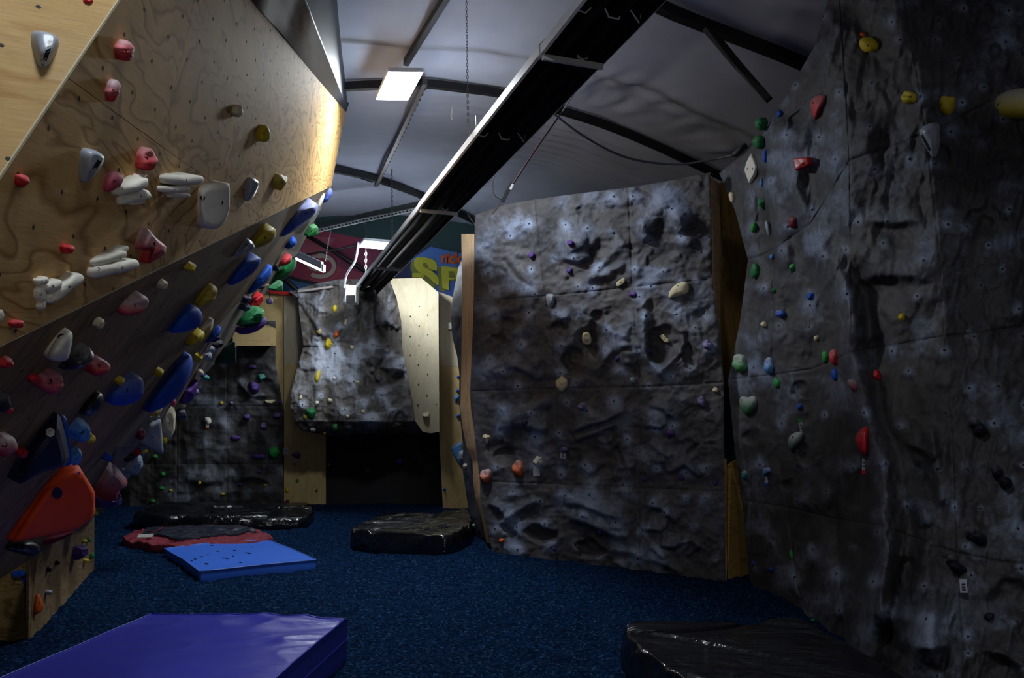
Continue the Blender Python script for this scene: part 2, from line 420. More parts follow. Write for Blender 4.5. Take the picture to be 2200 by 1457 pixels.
# ---- plywood bouldering wall on the left (facets A, B, C, E and kicker K)
k0 = gnd(62, 1377); k1 = gnd(203, 1225)
PK = Plane(k0, k1, k0 + [0, 0, 1]); P1 = PK.hit(203, 1108); P5 = PK.hit(62, 1203)
P2 = at(712, 400, 9.9)
PC = Plane(P1, P5, P2)
P4 = PC.hit(0, 745); P3 = at(742, 240, 9.96)
PB = Plane(P2, P4, P3)
a0 = PB.hit(258, 0); a1 = PB.hit(0, 385)
PA = Plane(a0, a1, at(0, 0, PB.Y(0, 0) + .4))
plyA = plymat('plywood_light', (.50, .335, .15), (.38, .22, .085), dirt=.15, loops=5.0, scale=(.8, 3.2, 1))
plyB = plymat('plywood_worn', (.72, .455, .19), (.36, .19, .06), dirt=.22, loops=13.0, scale=(.8, 1.8, 1))
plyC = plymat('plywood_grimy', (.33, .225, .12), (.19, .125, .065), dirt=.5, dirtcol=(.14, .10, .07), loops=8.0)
plyE = plymat('plywood_grey', (.36, .31, .25), (.25, .21, .16), dirt=.4, dirtcol=(.16, .14, .13))
plyK = plymat('plywood_kick', (.36, .24, .09), (.14, .08, .025), dirt=.7, dirtcol=(.06, .04, .02), loops=16, scale=(1.2, 3.5, 1))
plyBack = plymat('plywood_far', (.66, .50, .24), (.56, .41, .18), dirt=.15, loops=4)
plyBright = plymat('plywood_birch', (.58, .52, .38), (.52, .45, .31), dirt=.1, loops=4)
plyEdge = plymat('timber_board', (.82, .57, .33), (.62, .40, .2), dirt=.2, loops=9, scale=(2.5, .35, 1), grain=4)
bw = thing('bouldering_wall', (-3.6, 6.2, 0), 'big overhanging plywood bouldering wall covered in coloured holds', 'climbing wall')
def H(pl, pts): return [pl.hit(*p) for p in pts]
gu = PB.hit(345, 313) - PB.hit(147, 168)
polypanel('plywood_panel', H(PA, [(-134, 585), (0, 385), (258, 0), (383, -190), (-134, -190)]), PA.n, .018, plyA, bw, udir=PA.hit(200, 60) - PA.hit(0, 20), uvo=(3, 1))
Bs = [[(383, -190), (440, -119), (405, 60), (345, 313), (147, 168), (258, 0)],
      [(440, -119), (540, 0), (742, 240), (712, 400), (568, 470), (345, 313), (405, 60)],
      [(147, 168), (345, 313), (568, 470), (350, 576), (0, 745), (-134, 812), (-134, 585), (0, 385)]]
for i, q in enumerate(Bs): polypanel('plywood_panel', H(PB, q), PB.n, .018, plyB, bw, udir=gu, uvo=(i * 2.3, i * 1.7))
Cs = [[(-134, 812), (0, 745), (230, 633), (62, 1203), (-134, 1335)],
      [(230, 633), (480, 513), (250, 960), (203, 1060), (203, 1108), (62, 1203)],
      [(480, 513), (712, 400), (660, 455), (611, 537), (465, 704), (413, 770), (340, 850), (250, 960)]]
for i, q in enumerate(Cs): polypanel('plywood_panel', H(PC, q), PC.n, .018, plyC, bw, udir=P2 - P1, uvo=(i * 3.1, i))
Ein = [(712, 400), (660, 455), (611, 537), (465, 704), (413, 770), (340, 850), (250, 960)]
Eout = [(716, 403), (688, 452), (641, 542), (512, 704), (464, 777), (400, 850), (325, 960)]
for i in range(6):
    a_, b_ = Ein[i], Ein[i + 1]; c_, d_ = Eout[i + 1], Eout[i]
    ya, yb = PC.Y(*a_), PC.Y(*b_)
    q = [at(*a_, ya), at(*b_, yb), at(*c_, yb + .5 + .9 * min(1, (i + 1) / 2)), at(*d_, ya + .5 + .9 * min(1, i / 2))]
    n = np.cross(q[2] - q[0], q[3] - q[1]); n = n if np.dot(n, CAM - q[0]) > 0 else -n
    polypanel('plywood_panel', q, n, .018, plyE, bw, udir=q[0] - q[1], uvo=(i, 2))
q = [at(250, 960, PC.Y(250, 960)), at(203, 1060, PC.Y(203, 1060)), P1, k1 + [0, 0, .0], at(262, 1088, 12.5) * [1, 1, 0] + [0, 0, .3], at(325, 960, PC.Y(250, 960) + 1.4)]
polypanel('plywood_panel', [q[0], q[2], at(232, 1090, PC.Y(203, 1060) + 1.2), q[5]], (.8, -.55, 0), .018, plyE, bw)
# kicker: long side in two sheets, and the box in front whose face looks at the camera
kk = PK.hit(130, 1163); km = gnd(130, 1303)
kf_t = PK.hit(62, 1203)
for q in ([kf_t, PK.hit(132, 1156), PK.hit(132, 1303) * [1, 1, 0] + [0, 0, -.05], k0 - [0, 0, .05]],
          [PK.hit(132, 1156), P1, k1 - [0, 0, .05], PK.hit(132, 1303) * [1, 1, 0] + [0, 0, -.05]]):
    polypanel('kicker_panel', q, PK.n, .018, plyC, bw, udir=k1 - k0)
ft = kf_t[2]
cor = k0 + [0, 0, 0]
polypanel('kicker_panel', [cor + [-2.2, 0, -.05], cor - [0, 0, .05], [cor[0], cor[1], ft], [cor[0] - 2.2, cor[1], ft]], (0, -1, 0), .018, plyK, bw)
polypanel('kicker_panel', [[cor[0], cor[1], ft], [cor[0] - 2.2, cor[1], ft], [cor[0] - 2.4, cor[1] + .9, ft], [cor[0] - .33, cor[1] + .9, ft]], (0, 0, 1), .018, plyK, bw, udir=(1, 0, 0))
# dark gap behind the top edge so that nothing shines through
# threaded bolt holes in the plywood: real small sleeves, far too many to tell apart
def holes(parent, pl, o3, u, v, poly, su, sv, jit, name='bolt_holes', rad=.0075):
    from math import floor
    u = np.array(u, float); u /= np.linalg.norm(u); v = np.cross(pl.n, u)
    P = np.array(poly, float); rnd = random.Random(5); parts = []
    def inside(x, y):
        c = False; k = len(P); j = k - 1
        for i in range(k):
            if (P[i][1] > y) != (P[j][1] > y) and x < (P[j][0] - P[i][0]) * (y - P[i][1]) / (P[j][1] - P[i][1]) + P[i][0]: c = not c
            j = i
        return c
    for i in range(-60, 60):
        for j in range(-60, 60):
            p = o3 + u * (i + (.5 if j % 2 else 0)) * su + v * j * sv + u * rnd.uniform(-jit, jit) + v * rnd.uniform(-jit, jit)
            r_ = p - CAM
            if r_[1] < .5: continue
            zc = r_[1] * CP + r_[2] * SP; yc = -r_[1] * SP + r_[2] * CP
            x = 1100 + F * r_[0] / zc; y = 728.5 - F * yc / zc
            if not inside(x, y): continue
            s = np.cross(pl.n, u)
            vs = [p + (u * math.cos(a) + s * math.sin(a)) * rad + pl.n * .0012 for a in [k * math.pi / 3 for k in range(6)]]
            vs += [p + (u * math.cos(a) + s * math.sin(a)) * rad * 1.3 - pl.n * .004 for a in [k * math.pi / 3 for k in range(6)]]
            parts.append((vs, [[0, 1, 2, 3, 4, 5]] + [[k, 6 + k, 6 + (k + 1) % 6, (k + 1) % 6] for k in range(6)]))
    if not parts: return
    V, Fc = merge(parts); o = mobj(name, V, Fc, flat('hole_dark', (.012, .01, .01), .8), parent, smooth=False); o['kind'] = 'stuff'
holes(bw, PB, PB.hit(345, 330), gu, None, [(258, 0), (383, -180), (540, 0), (740, 242), (708, 398), (350, 572), (0, 740), (-60, 760), (-60, 480)], .29, .145, .012)
holes(bw, PA, PA.hit(95, 14), PA.hit(200, 60) - PA.hit(0, 20), None, [(0, 380), (250, 0), (0, 0)], .30, .20, .02, name='bolt_holes')
holes(bw, PC, PC.hit(300, 700), P2 - P1, None, [(0, 760), (690, 425), (600, 535), (460, 700), (330, 850), (210, 1050), (60, 1190), (0, 1190)], .30, .2, .02)

for pts_, pl_ in (([(372, -170), (258, 0), (0, 385), (-100, 534)], PB), ([(-134, 810), (0, 745), (350, 575), (568, 470), (708, 402)], PC), ([(712, 400), (742, 240)], PB)):
    tube('edge_strip', [pl_.hit(*q) - pl_.n * .004 for q in pts_], .0035, plyBright, bw, sq=True, r2=.0035)
# ---- relief helpers for the moulded rock walls (positions in photograph pixels, heights in metres)
def rot(px, py, cx, cy, a):
    a = math.radians(a); dx = px - cx; dy = py - cy
    return dx * math.cos(a) + dy * math.sin(a), -dx * math.sin(a) + dy * math.cos(a)
def G(px, py, cx, cy, rx, ry, a, h):
    x, y = rot(px, py, cx, cy, a); return h * np.exp(-((x / rx) ** 2 + (y / ry) ** 2))
def DISH(px, py, cx, cy, rx, ry, a, d, rim=.06):
    px = px + 14 * (vn(px / 18, py / 18, 55) - .5); py = py + 14 * (vn(px / 18, py / 18, 57) - .5)
    x, y = rot(px, py, cx, cy, a); r2 = (x / rx) ** 2 + (y / ry) ** 2; r_ = np.sqrt(r2)
    return -d * .8 * np.clip(1 - r2, 0, 1) ** .8 + d * rim * np.exp(-((r_ - 1.12) / .16) ** 2)
def LEDGE(px, py, pts, h, up, dn):
    """swells gradually above the line, breaks off sharply below it"""
    best = np.full(px.shape, 1e9); sg = np.zeros(px.shape); along = np.zeros(px.shape); tot = 0
    segs = []
    for k in range(len(pts) - 1):
        segs.append(math.hypot(pts[k + 1][0] - pts[k][0], pts[k + 1][1] - pts[k][1]))
    Lt = sum(segs); acc = 0
    for k in range(len(pts) - 1):
        ax, ay = pts[k]; bx, by = pts[k + 1]; dx, dy = bx - ax, by - ay; l = segs[k]
        t = np.clip(((px - ax) * dx + (py - ay) * dy) / (l * l), 0, 1)
        qx, qy = ax + t * dx, ay + t * dy; d = np.hypot(px - qx, py - qy)
        s = (dx * (py - ay) - dy * (px - ax)) / l
        m = d < best; best = np.where(m, d, best); sg = np.where(m, s, sg); along = np.where(m, (acc + t * l) / Lt, along); acc += l
    w_ = np.clip(np.sin(np.clip(along, 0, 1) * math.pi), 0, 1) ** .5
    return h * w_ * np.where(sg <= 0, np.exp(-(best / up) ** 1.3), np.exp(-(best / dn) ** 2))
def LINE(px, py, pts, h, wd):
    best = np.full(px.shape, 1e9)
    for k in range(len(pts) - 1):
        ax, ay = pts[k]; bx, by = pts[k + 1]; dx, dy = bx - ax, by - ay; l2 = dx * dx + dy * dy
        t = np.clip(((px - ax) * dx + (py - ay) * dy) / l2, 0, 1)
        best = np.minimum(best, np.hypot(px - ax - t * dx, py - ay - t * dy))
    return h * np.exp(-(best / wd) ** 2)
def FACET(px, py, cx, cy, r_, a, h):
    x, y = rot(px, py, cx, cy, a)
    d = np.maximum(np.maximum(np.abs(x), np.abs(y) * 1.15), np.abs(x * .7 + y * .8))
    return h * np.clip((r_ - d) / (r_ * .28), 0, 1) * (1 + .5 * y / r_)

def scatter(x0, y0, x1, y1, st, seed, jit=.35):
    rnd = random.Random(seed); out = []
    y = y0
    while y < y1:
        x = x0 + rnd.uniform(0, st)
        while x < x1:
            out.append((x + rnd.uniform(-jit, jit) * st, y + rnd.uniform(-jit, jit) * st)); x += st
        y += st
    return out
def rockholes(parent, pts, rad_px, name='bolt_holes'):
    parts = []
    for x, y in pts:
        h = surfhit(x, y)
        if h is None: continue
        p, n = h
        dist = np.linalg.norm(p - CAM); d = (CAM - p) / dist
        n = n * .6 + d * .4; n /= np.linalg.norm(n)
        rad = rad_px * dist / F
        _, s, t = frame(n)
        k8 = [k * math.pi / 3 for k in range(6)]
        vs = [p + n * .003 + (s * math.cos(a) + t * math.sin(a)) * rad for a in k8] + [p - n * .01 + (s * math.cos(a) + t * math.sin(a)) * rad * 1.25 for a in k8]
        parts.append((vs, [[0, 1, 2, 3, 4, 5]] + [[k, 6 + k, 6 + (k + 1) % 6, (k + 1) % 6] for k in range(6)]))
    V, Fc = merge(parts); o = mobj(name, V, Fc, flat('hole_dark', (.012, .01, .01), .8), parent, smooth=False); o['kind'] = 'stuff'

# ---- tall grey rock wall in the middle
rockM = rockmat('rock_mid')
PM = Plane(gnd(1062, 1187), gnd(1557, 1249), gnd(1062, 1187) + [0, 0, 1])
def nodesP(pl, rows): return [[(x, y, pl.Y(x, y)) for x, y in r_] for r_ in rows]
MN = [[(1020, 462), (1085, 440), (1150, 428), (1250, 415), (1350, 403), (1440, 388), (1527, 370)],
      [(1019, 550), (1090, 545), (1160, 535), (1255, 520), (1354, 508), (1445, 495), (1529, 485)],
      [(1018, 648), (1095, 642), (1172, 636), (1265, 627), (1358, 617), (1445, 608), (1530, 600)],
      [(1014, 745), (1100, 740), (1184, 735), (1275, 728), (1367, 722), (1457, 715), (1545, 708)],
      [(1010, 841), (1102, 838), (1195, 835), (1285, 833), (1375, 832), (1465, 827), (1555, 822)],
      [(1020, 940), (1107, 940), (1194, 940), (1284, 940), (1374, 940), (1465, 940), (1556, 938)],
      [(1031, 1034), (1112, 1037), (1193, 1040), (1283, 1044), (1373, 1048), (1465, 1052), (1557, 1055)],
      [(1032, 1075), (1114, 1090), (1194, 1105), (1283, 1115), (1373, 1125), (1465, 1133), (1557, 1140)],
      [(1060, 1198), (1128, 1206), (1195, 1214), (1283, 1225), (1372, 1237), (1465, 1249), (1557, 1262)]]
MH = scatter(1030, 440, 1550, 1200, 62, 11)
MH = [p for p in MH if p[0] < 1540 and p[1] > 470 - (p[0] - 1020) * .18 + 5]
def hM(px, py):
    h = .024 * (fbm(px / 85, py / 70, 1, 3) - .5) * 2 + .022 * (ridge(px / 70 + py / 90, py / 60, 4, 3) - .55) * 2 + .009 * (fbm(px / 14, py / 14, 8, 3) - .5) * 2
    for i, (x, y) in enumerate(MH):
        h = h + G(px, py, x, y, 17 + (i * 7) % 9, 14 + (i * 5) % 8, (i * 37) % 180, .017 + .012 * ((i * 13) % 5) / 4)
    g = lambda *a: G(px, py, *a)
    tr_ = fbm(px / 42 + .6 * vn(px / 25, py / 25, 61), py / 34, 63, 3); h = h + .012 * np.clip((tr_ - .52) * 14, -1, 1) * (.2 + .8 * vn(px / 90, py / 90, 65))
    tr2 = fbm(px / 17, py / 15, 67, 2); h = h + .0035 * np.clip((tr2 - .55) * 12, -1, 1)
    # row 1
    h = h + g(1238, 520, 34, 30, 0, .13) + LEDGE(px, py, [(1205, 552), (1240, 561), (1270, 550)], .07, 25, 6)
    h = h + g(1412, 452, 20, 45, 35, .08) + g(1383, 488, 17, 20, 0, .10) + g(1458, 470, 22, 20, 0, .11) + g(1480, 520, 17, 19, 0, .07) + g(1425, 488, 12, 12, 0, -.03)
    h = h + LEDGE(px, py, [(1366, 496), (1382, 514), (1398, 500)], .06, 14, 4) + LEDGE(px, py, [(1436, 482), (1458, 498), (1476, 480)], .06, 14, 4)
    h = h + DISH(px, py, 1055, 590, 24, 28, 0, .05) + g(1120, 590, 60, 16, 55, .04) + LINE(px, py, [(1085, 560), (1115, 600), (1140, 615)], -.03, 5)
    h = h + LINE(px, py, [(1270, 590), (1300, 560), (1335, 520)], .03, 10) + LINE(px, py, [(1262, 600), (1300, 590), (1335, 570)], .03, 8) + DISH(px, py, 1272, 575, 9, 12, 30, .03) + DISH(px, py, 1250, 448, 14, 16, 0, .03)
    # row 2
    h = h + DISH(px, py, 1207, 708, 17, 20, -30, .07) + DISH(px, py, 1286, 682, 17, 17, 0, .07) + DISH(px, py, 1228, 772, 26, 27, 0, .09) + DISH(px, py, 1272, 742, 42, 48, 20, .12, .1) + DISH(px, py, 1092, 692, 15, 16, 0, .05)
    h = h + LEDGE(px, py, [(1142, 680), (1125, 702), (1103, 722)], .09, 30, 7) + LEDGE(px, py, [(1092, 760), (1068, 785), (1040, 806)], .09, 28, 8) + LEDGE(px, py, [(1085, 790), (1108, 786), (1130, 796), (1150, 812), (1170, 810)], .07, 26, 6)
    h = h + DISH(px, py, 1070, 728, 14, 10, 0, .05) + LINE(px, py, [(1030, 690), (1060, 668), (1140, 655)], .025, 8) + LINE(px, py, [(1125, 750), (1150, 785)], .05, 10)
    for k, y in enumerate((722, 742, 760, 778)): h = h + g(1341 + k * 3, y, 10, 7, 0, .05)
    h = h + LEDGE(px, py, [(1190, 672), (1205, 683), (1225, 680)], .05, 14, 4) + DISH(px, py, 1395, 652, 12, 16, 20, .04)
    h = h + DISH(px, py, 1425, 745, 38, 48, 15, .13, .1) + LINE(px, py, [(1388, 660), (1382, 710), (1392, 770), (1418, 800)], .06, 10) + DISH(px, py, 1480, 765, 18, 26, -15, .06) + LEDGE(px, py, [(1420, 795), (1450, 770), (1468, 752)], .08, 12, 5)
    h = h + DISH(px, py, 1500, 690, 20, 26, 0, .04) + LINE(px, py, [(1475, 720), (1480, 745)], -.05, 7)
    # row 3
    h = h + LEDGE(px, py, [(1078, 918), (1115, 908), (1160, 922), (1180, 918)], .12, 34, 8) + LEDGE(px, py, [(1040, 962), (1080, 958), (1110, 968), (1150, 985)], -.05, 10, 22) + LINE(px, py, [(1085, 905), (1130, 880), (1172, 862)], .05, 14)
    h = h + DISH(px, py, 1085, 978, 30, 18, -8, .07) + LEDGE(px, py, [(1225, 928), (1265, 910), (1300, 902), (1345, 878)], .09, 12, 6) + LEDGE(px, py, [(1235, 945), (1280, 928), (1330, 908)], .06, 9, 6)
    h = h + DISH(px, py, 1231, 985, 18, 18, 0, .05) + LINE(px, py, [(1325, 965), (1300, 1000), (1270, 1025)], -.035, 5) + LINE(px, py, [(1325, 965), (1345, 1010)], -.03, 4) + FACET(px, py, 1347, 995, 20, 10, .03) + FACET(px, py, 1300, 940, 18, 20, .03) + FACET(px, py, 1275, 890, 14, 0, .02)
    h = h + LEDGE(px, py, [(1397, 868), (1425, 878), (1455, 900)], .08, 20, 6) + FACET(px, py, 1412, 902, 24, 8, .05) + g(1440, 930, 24, 20, 0, .06) + LEDGE(px, py, [(1395, 948), (1420, 970), (1440, 985)], .05, 14, 6) + LEDGE(px, py, [(1398, 985), (1415, 992), (1432, 990)], .06, 14, 5)
    h = h + LEDGE(px, py, [(1432, 1015), (1452, 1005), (1470, 995), (1508, 1026)], .09, 26, 6) + LINE(px, py, [(1460, 945), (1485, 935), (1500, 955)], .03, 6) + LINE(px, py, [(1500, 955), (1478, 972)], -.04, 4) + DISH(px, py, 1505, 995, 20, 24, 0, .03)
    # row 4
    h = h + LEDGE(px, py, [(1215, 1078), (1255, 1085), (1295, 1102), (1338, 1112)], .09, 26, 7) + LEDGE(px, py, [(1222, 1108), (1260, 1122), (1310, 1145), (1352, 1152)], .11, 26, 8) + LINE(px, py, [(1315, 1180), (1360, 1188)], .04, 8)
    h = h + DISH(px, py, 1160, 1150, 40, 20, 10, .10) + DISH(px, py, 1268, 1182, 34, 22, 8, .12) + LINE(px, py, [(1082, 1122), (1110, 1098), (1145, 1078)], .05, 9) + LEDGE(px, py, [(1050, 1078), (1072, 1092), (1090, 1115)], .07, 14, 6) + LINE(px, py, [(1080, 1130), (1105, 1150)], -.04, 7)
    h = h + LEDGE(px, py, [(1392, 1084), (1420, 1092), (1455, 1122)], .09, 22, 6) + FACET(px, py, 1412, 1122, 26, 5, .05) + FACET(px, py, 1442, 1160, 24, 10, .06) + LEDGE(px, py, [(1392, 1168), (1412, 1185), (1430, 1202)], .06, 16, 6) + LEDGE(px, py, [(1395, 1200), (1430, 1212), (1468, 1232)], .07, 18, 7)
    h = h + LINE(px, py, [(1462, 1165), (1490, 1160), (1505, 1180)], .035, 6) + LINE(px, py, [(1505, 1180), (1480, 1200)], -.04, 4) + LEDGE(px, py, [(1315, 1208), (1335, 1212), (1345, 1222)], .05, 12, 5)
    e = np.clip(np.minimum(px - 1018, 1560 - px) / 22, 0, 1)
    return np.clip(h * 1.35, -.2, .26) * (.35 + .65 * e)
def chalk_from(px, py, h, pts, seed, base=.0):
    c = base + .55 * np.clip((fbm(px / 60, py / 60, seed, 4) - .50) * 4, 0, 1) + np.clip(h * 4.0, -.25, .35)
    for i, (x, y) in enumerate(pts):
        s = 8 + (i * 11) % 9; c = c + (.42 + .5 * ((i * 7) % 4) / 3) * np.exp(-(((px - x) / s) ** 2 + ((py - y) / s) ** 2))
    return np.clip(c, 0, 1)
def cM(px, py, h): return chalk_from(px, py, h, MH, 21, .10)
mw = thing('rock_climbing_wall', PM.hit(1300, 1216), 'tall grey textured rock wall panels standing in the middle of the room', 'climbing wall')
wallsheet('rock_panel', nodesP(PM, MN), rockM, mw, 2.7, hM, cM, sr=[2, 4, 6], sccols=[2, 4])

# ---- dark rock wall on the right, running towards the camera
PR = Plane((2.44, 8.45, 0), (3.22, 4.75, 0), (2.44, 8.45, 1))
RN = [[(1545, 372), (1600, 330), (1641, 285), (1750, 100), (1800, -70), (1930, -70), (2090, -70), (2260, -70)],
      [(1580, 455), (1620, 430), (1651, 400), (1740, 250), (1815, 160), (1965, 120), (2110, 80), (2260, 40)],
      [(1607, 558), (1635, 549), (1660, 538), (1742, 480), (1825, 345), (1990, 285), (2125, 220), (2260, 140)],
      [(1590, 690), (1625, 690), (1660, 688), (1745, 660), (1828, 560), (2015, 510), (2137, 480), (2260, 440)],
      [(1564, 817), (1610, 811), (1658, 806), (1745, 793), (1829, 757), (2030, 722), (2145, 708), (2260, 692)],
      [(1576, 940), (1620, 940), (1665, 945), (1760, 950), (1865, 930), (2045, 940), (2150, 945), (2260, 950)],
      [(1594, 1075), (1640, 1082), (1690, 1090), (1795, 1115), (1898, 1131), (2055, 1187), (2155, 1207), (2260, 1215)],
      [(1610, 1240), (1660, 1250), (1712, 1260), (1810, 1290), (1895, 1330), (2065, 1330), (2160, 1340), (2260, 1340)],
      [(1628, 1290), (1700, 1340), (1760, 1385), (1815, 1450), (1855, 1560), (2075, 1560), (2165, 1560), (2260, 1560)]]
# horizontal distance: planar, but the foot of the wall swells into the room
def RY(x, y):
    Y = float(PR.Y(x, y)); t = min(1, max(0, (y - 1000) / 350)); s = min(1, max(0, (x - 1600) / 200))
    if x > 1800:
        lo = float(np.interp(y, [-70, 600, 1200, 1560], [5.75, 5.6, 4.95, 4.55])); k = min(1, (x - 1800) / 130)
        return (Y - .45 * t) * (1 - k) + (lo - .0008 * (x - 1930)) * k
    return Y - .45 * t * s
RNodes = [[(x, y, RY(x, y)) for x, y in r_] for r_ in RN]
RH = [p for p in scatter(1600, 20, 2200, 1430, 88, 5)]
MAINR = [(1700, 290), (1705, 400), (1740, 500), (1800, 590), (1826, 680), (1830, 760), (1850, 870), (1885, 960), (1903, 1080), (1905, 1190), (1876, 1300), (1850, 1420)]
def hR(px, py):
    h = .085 * (fbm(px / 120, py / 190, 31, 3) - .5) * 2 + .05 * (ridge(px / 75 + py / 400, py / 210, 35, 3) - .55) * 2 + .014 * (fbm(px / 26, py / 34, 38, 4) - .5) * 2 + .004 * (fbm(px / 9, py / 9, 44, 2) - .5) * 2
    g = lambda *a: G(px, py, *a)
    for i, (x, y) in enumerate(RH): h = h + g(x, y, 24, 20, (i * 31) % 180, .03)
    ln = lambda p, hh, w_: LINE(px, py, p, hh, w_)
    tr_ = fbm(px / 60 + .7 * vn(px / 30, py / 40, 61), py / 95, 73, 3); h = h + .022 * np.clip((tr_ - .52) * 14, -1, 1) * (.3 + .7 * vn(px / 120, py / 120, 75))
    tr2 = fbm(px / 24, py / 30, 77, 2); h = h + .005 * np.clip((tr2 - .55) * 12, -1, 1)
    h = h + ln(MAINR, .16, 26) + ln([(x + 45, y) for x, y in MAINR[3:]], -.12, 24)
    h = h + ln([(1648, 240), (1655, 330), (1668, 450), (1690, 560)], .10, 18) + ln([(1632, 380), (1640, 520)], -.06, 14)
    h = h + ln([(1800, 60), (1770, 140), (1745, 200), (1725, 300)], .10, 20) + DISH(px, py, 1712, 265, 18, 34, 30, .07)
    h = h + ln([(1615, 420), (1608, 500), (1640, 620)], .07, 16) + ln([(1590, 700), (1575, 800)], .05, 18)
    h = h + g(1630, 740, 30, 70, 10, .06) + g(1850, 300, 50, 60, 0, .08) + g(1870, 110, 45, 70, 0, -.08) + g(1905, 480, 60, 50, 0, -.10) + g(1900, 620, 55, 42, 0, -.13)
    h = h + LEDGE(px, py, [(1860, 470), (1920, 478), (1980, 470)], .10, 40, 10) + LEDGE(px, py, [(1835, 600), (1890, 590), (1960, 590), (1990, 600)], .12, 40, 12)
    h = h + DISH(px, py, 2105, 480, 38, 30, 10, .07) + DISH(px, py, 1715, 842, 20, 22, 0, .07) + DISH(px, py, 1617, 940, 20, 22, 0, .06) + DISH(px, py, 1730, 975, 18, 30, -15, .06)
    h = h + ln([(1820, 960), (1800, 1020), (1775, 1080)], .08, 16) + ln([(1850, 1020), (1840, 1080)], -.07, 14) + ln([(1905, 860), (1935, 950), (1945, 1050), (1990, 1110)], .06, 18) + g(1985, 1010, 34, 55, -10, -.14)
    h = h + ln([(2000, 930), (2010, 1000), (2020, 1070)], .10, 14) + LEDGE(px, py, [(1945, 950), (1985, 965), (2005, 990)], .08, 18, 8)
    h = h + DISH(px, py, 1690, 1040, 16, 14, 0, .06) + ln([(1640, 1150), (1700, 1250), (1730, 1330)], .07, 20) + ln([(1760, 1150), (1790, 1260), (1780, 1360)], .07, 26) + ln([(1735, 1120), (1735, 1300)], -.06, 18)
    h = h + g(1975, 1275, 18, 26, 0, .09) + g(1990, 1370, 40, 45, 0, .13) + ln([(1985, 1190), (2000, 1290), (1990, 1400)], .06, 20) + LEDGE(px, py, [(1965, 1385), (2000, 1395), (2040, 1380)], .08, 25, 10)
    h = h + DISH(px, py, 2170, 1290, 50, 45, 0, .07) + LEDGE(px, py, [(2100, 1390), (2150, 1400), (2200, 1430)], .07, 30, 12)
    h = h + DISH(px, py, 1921, 1160, 16, 160, -2, .05, .1)
    e = np.clip((px - (1560 + 40 * np.exp(-((py - 570) / 130.) ** 2))) / 30, 0, 1)
    return np.clip(h, -.2, .3) * (.25 + .75 * e)
def cR(px, py, h): return chalk_from(px, py, h * .7, RH, 61, .02) * .9
rw = thing('rock_climbing_wall', (2.6, 7.2, 0), 'dark grey moulded rock wall with deep vertical folds along the right side', 'climbing wall')
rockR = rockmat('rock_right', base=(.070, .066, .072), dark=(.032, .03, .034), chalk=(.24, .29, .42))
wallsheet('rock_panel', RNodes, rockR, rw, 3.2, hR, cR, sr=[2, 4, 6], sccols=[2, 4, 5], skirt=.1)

# ---- plywood seen in the gap between the middle wall and the right wall
plyGap = plymat('plywood_gap', (.60, .36, .10), (.40, .22, .05), dirt=.2, loops=8)
gp = thing('gap_boarding', at(1580, 1255, 8.7) * [1, 1, 0], 'brown plywood boarding in the gap beside the tall grey rock wall', 'boarding')
polypanel('board', [at(1527, 380, 8.75), at(1548, 395, 9.0), at(1551, 800, 9.0), at(1545, 800, 8.75), at(1528, 600, 8.75)], (.75, -.6, 0), .02, plyEdge, gp, udir=(0, 0, 1))
polypanel('board', [at(1546, 392, 9.05), at(1660, 380, 9.4), at(1660, 830, 9.4), at(1548, 830, 9.05)], (.1, -1, 0), .02, plyGap, gp, udir=(0, 0, 1))
polypanel('board', [at(1552, 1010, 8.66), at(1572, 992, 8.62), at(1640, 970, 8.95), at(1640, 1262, 8.95), at(1566, 1262, 8.55)], (.1, -1, 0), .02, plyGap, gp, udir=(1, 0, 0))
o = polypanel('board', [at(1550, 830, 9.0), at(1640, 830, 9.0), at(1640, 1010, 9.0), at(1550, 1010, 9.0)], (.1, -1, 0), .02, flat('teal_board', (.02, .06, .07), .8, bump=.3), gp); o['label'] = 'teal speckled board'
o = polypanel('board', [at(1550, 985, 8.6), at(1561, 985, 8.6), at(1561, 1262, 8.5), at(1552, 1262, 8.5)], (-.3, -1, 0), .015, plyEdge, gp, udir=(0, 0, 1))

# ---- timber side board on the left edge of the middle wall
sb = thing('side_board', gnd(1048, 1163) * [1, 1, 0], 'narrow wavy timber board closing the left edge of the grey rock wall', 'board')
Lb = [(991, 503), (993, 620), (992, 720), (990, 840), (989, 880), (994, 920), (1003, 962), (1015, 993), (1017, 1040), (1022, 1072), (1034, 1115), (1045, 1166)]
Rb = [(1019, 503), (1018, 620), (1015, 720), (1010, 840), (1012, 880), (1018, 920), (1024, 962), (1033, 993), (1032, 1020), (1032, 1060), (1041, 1110), (1052, 1168)]
nodes = [[(l[0], l[1], PM.Y(*r_) + .55), (r_[0], r_[1], PM.Y(*r_) + .02)] for l, r_ in zip(Lb, Rb)]
for a, b_ in ((0, 3), (3, 8), (8, 11)):
    wallsheet('board', nodes[a:b_ + 1], plyEdge, sb, 5, groove=.002, skirt=.03, uvs=lambda V: np.stack([V[:, 1], V[:, 2]], -1))
# bolt-on rock face behind that board
nr = thing('rock_climbing_wall', gnd(1015, 1150) * [1, 1, 0] + [0, .6, 0], 'narrow grey rock face seen edge-on behind the timber board', 'climbing wall')
Ln = [(998, 545), (985, 575), (973, 635), (968, 680), (972, 725), (982, 765), (987, 805), (986, 860), (990, 910), (995, 960), (994, 1010), (1001, 1060), (1010, 1110), (1022, 1155)]
nn = [[(x, y, 12.2), (1020 + max(0, (y - 960)) * .12, y, 11.0)] for x, y in Ln]
wallsheet('rock_panel', nn, rockM, nr, 2.5, lambda px, py: .10 * (fbm(px / 25, py / 45, 71, 4) - .5) * 2, lambda px, py, h: np.clip(.35 + h * 4, 0, 1), sr=[5, 10])

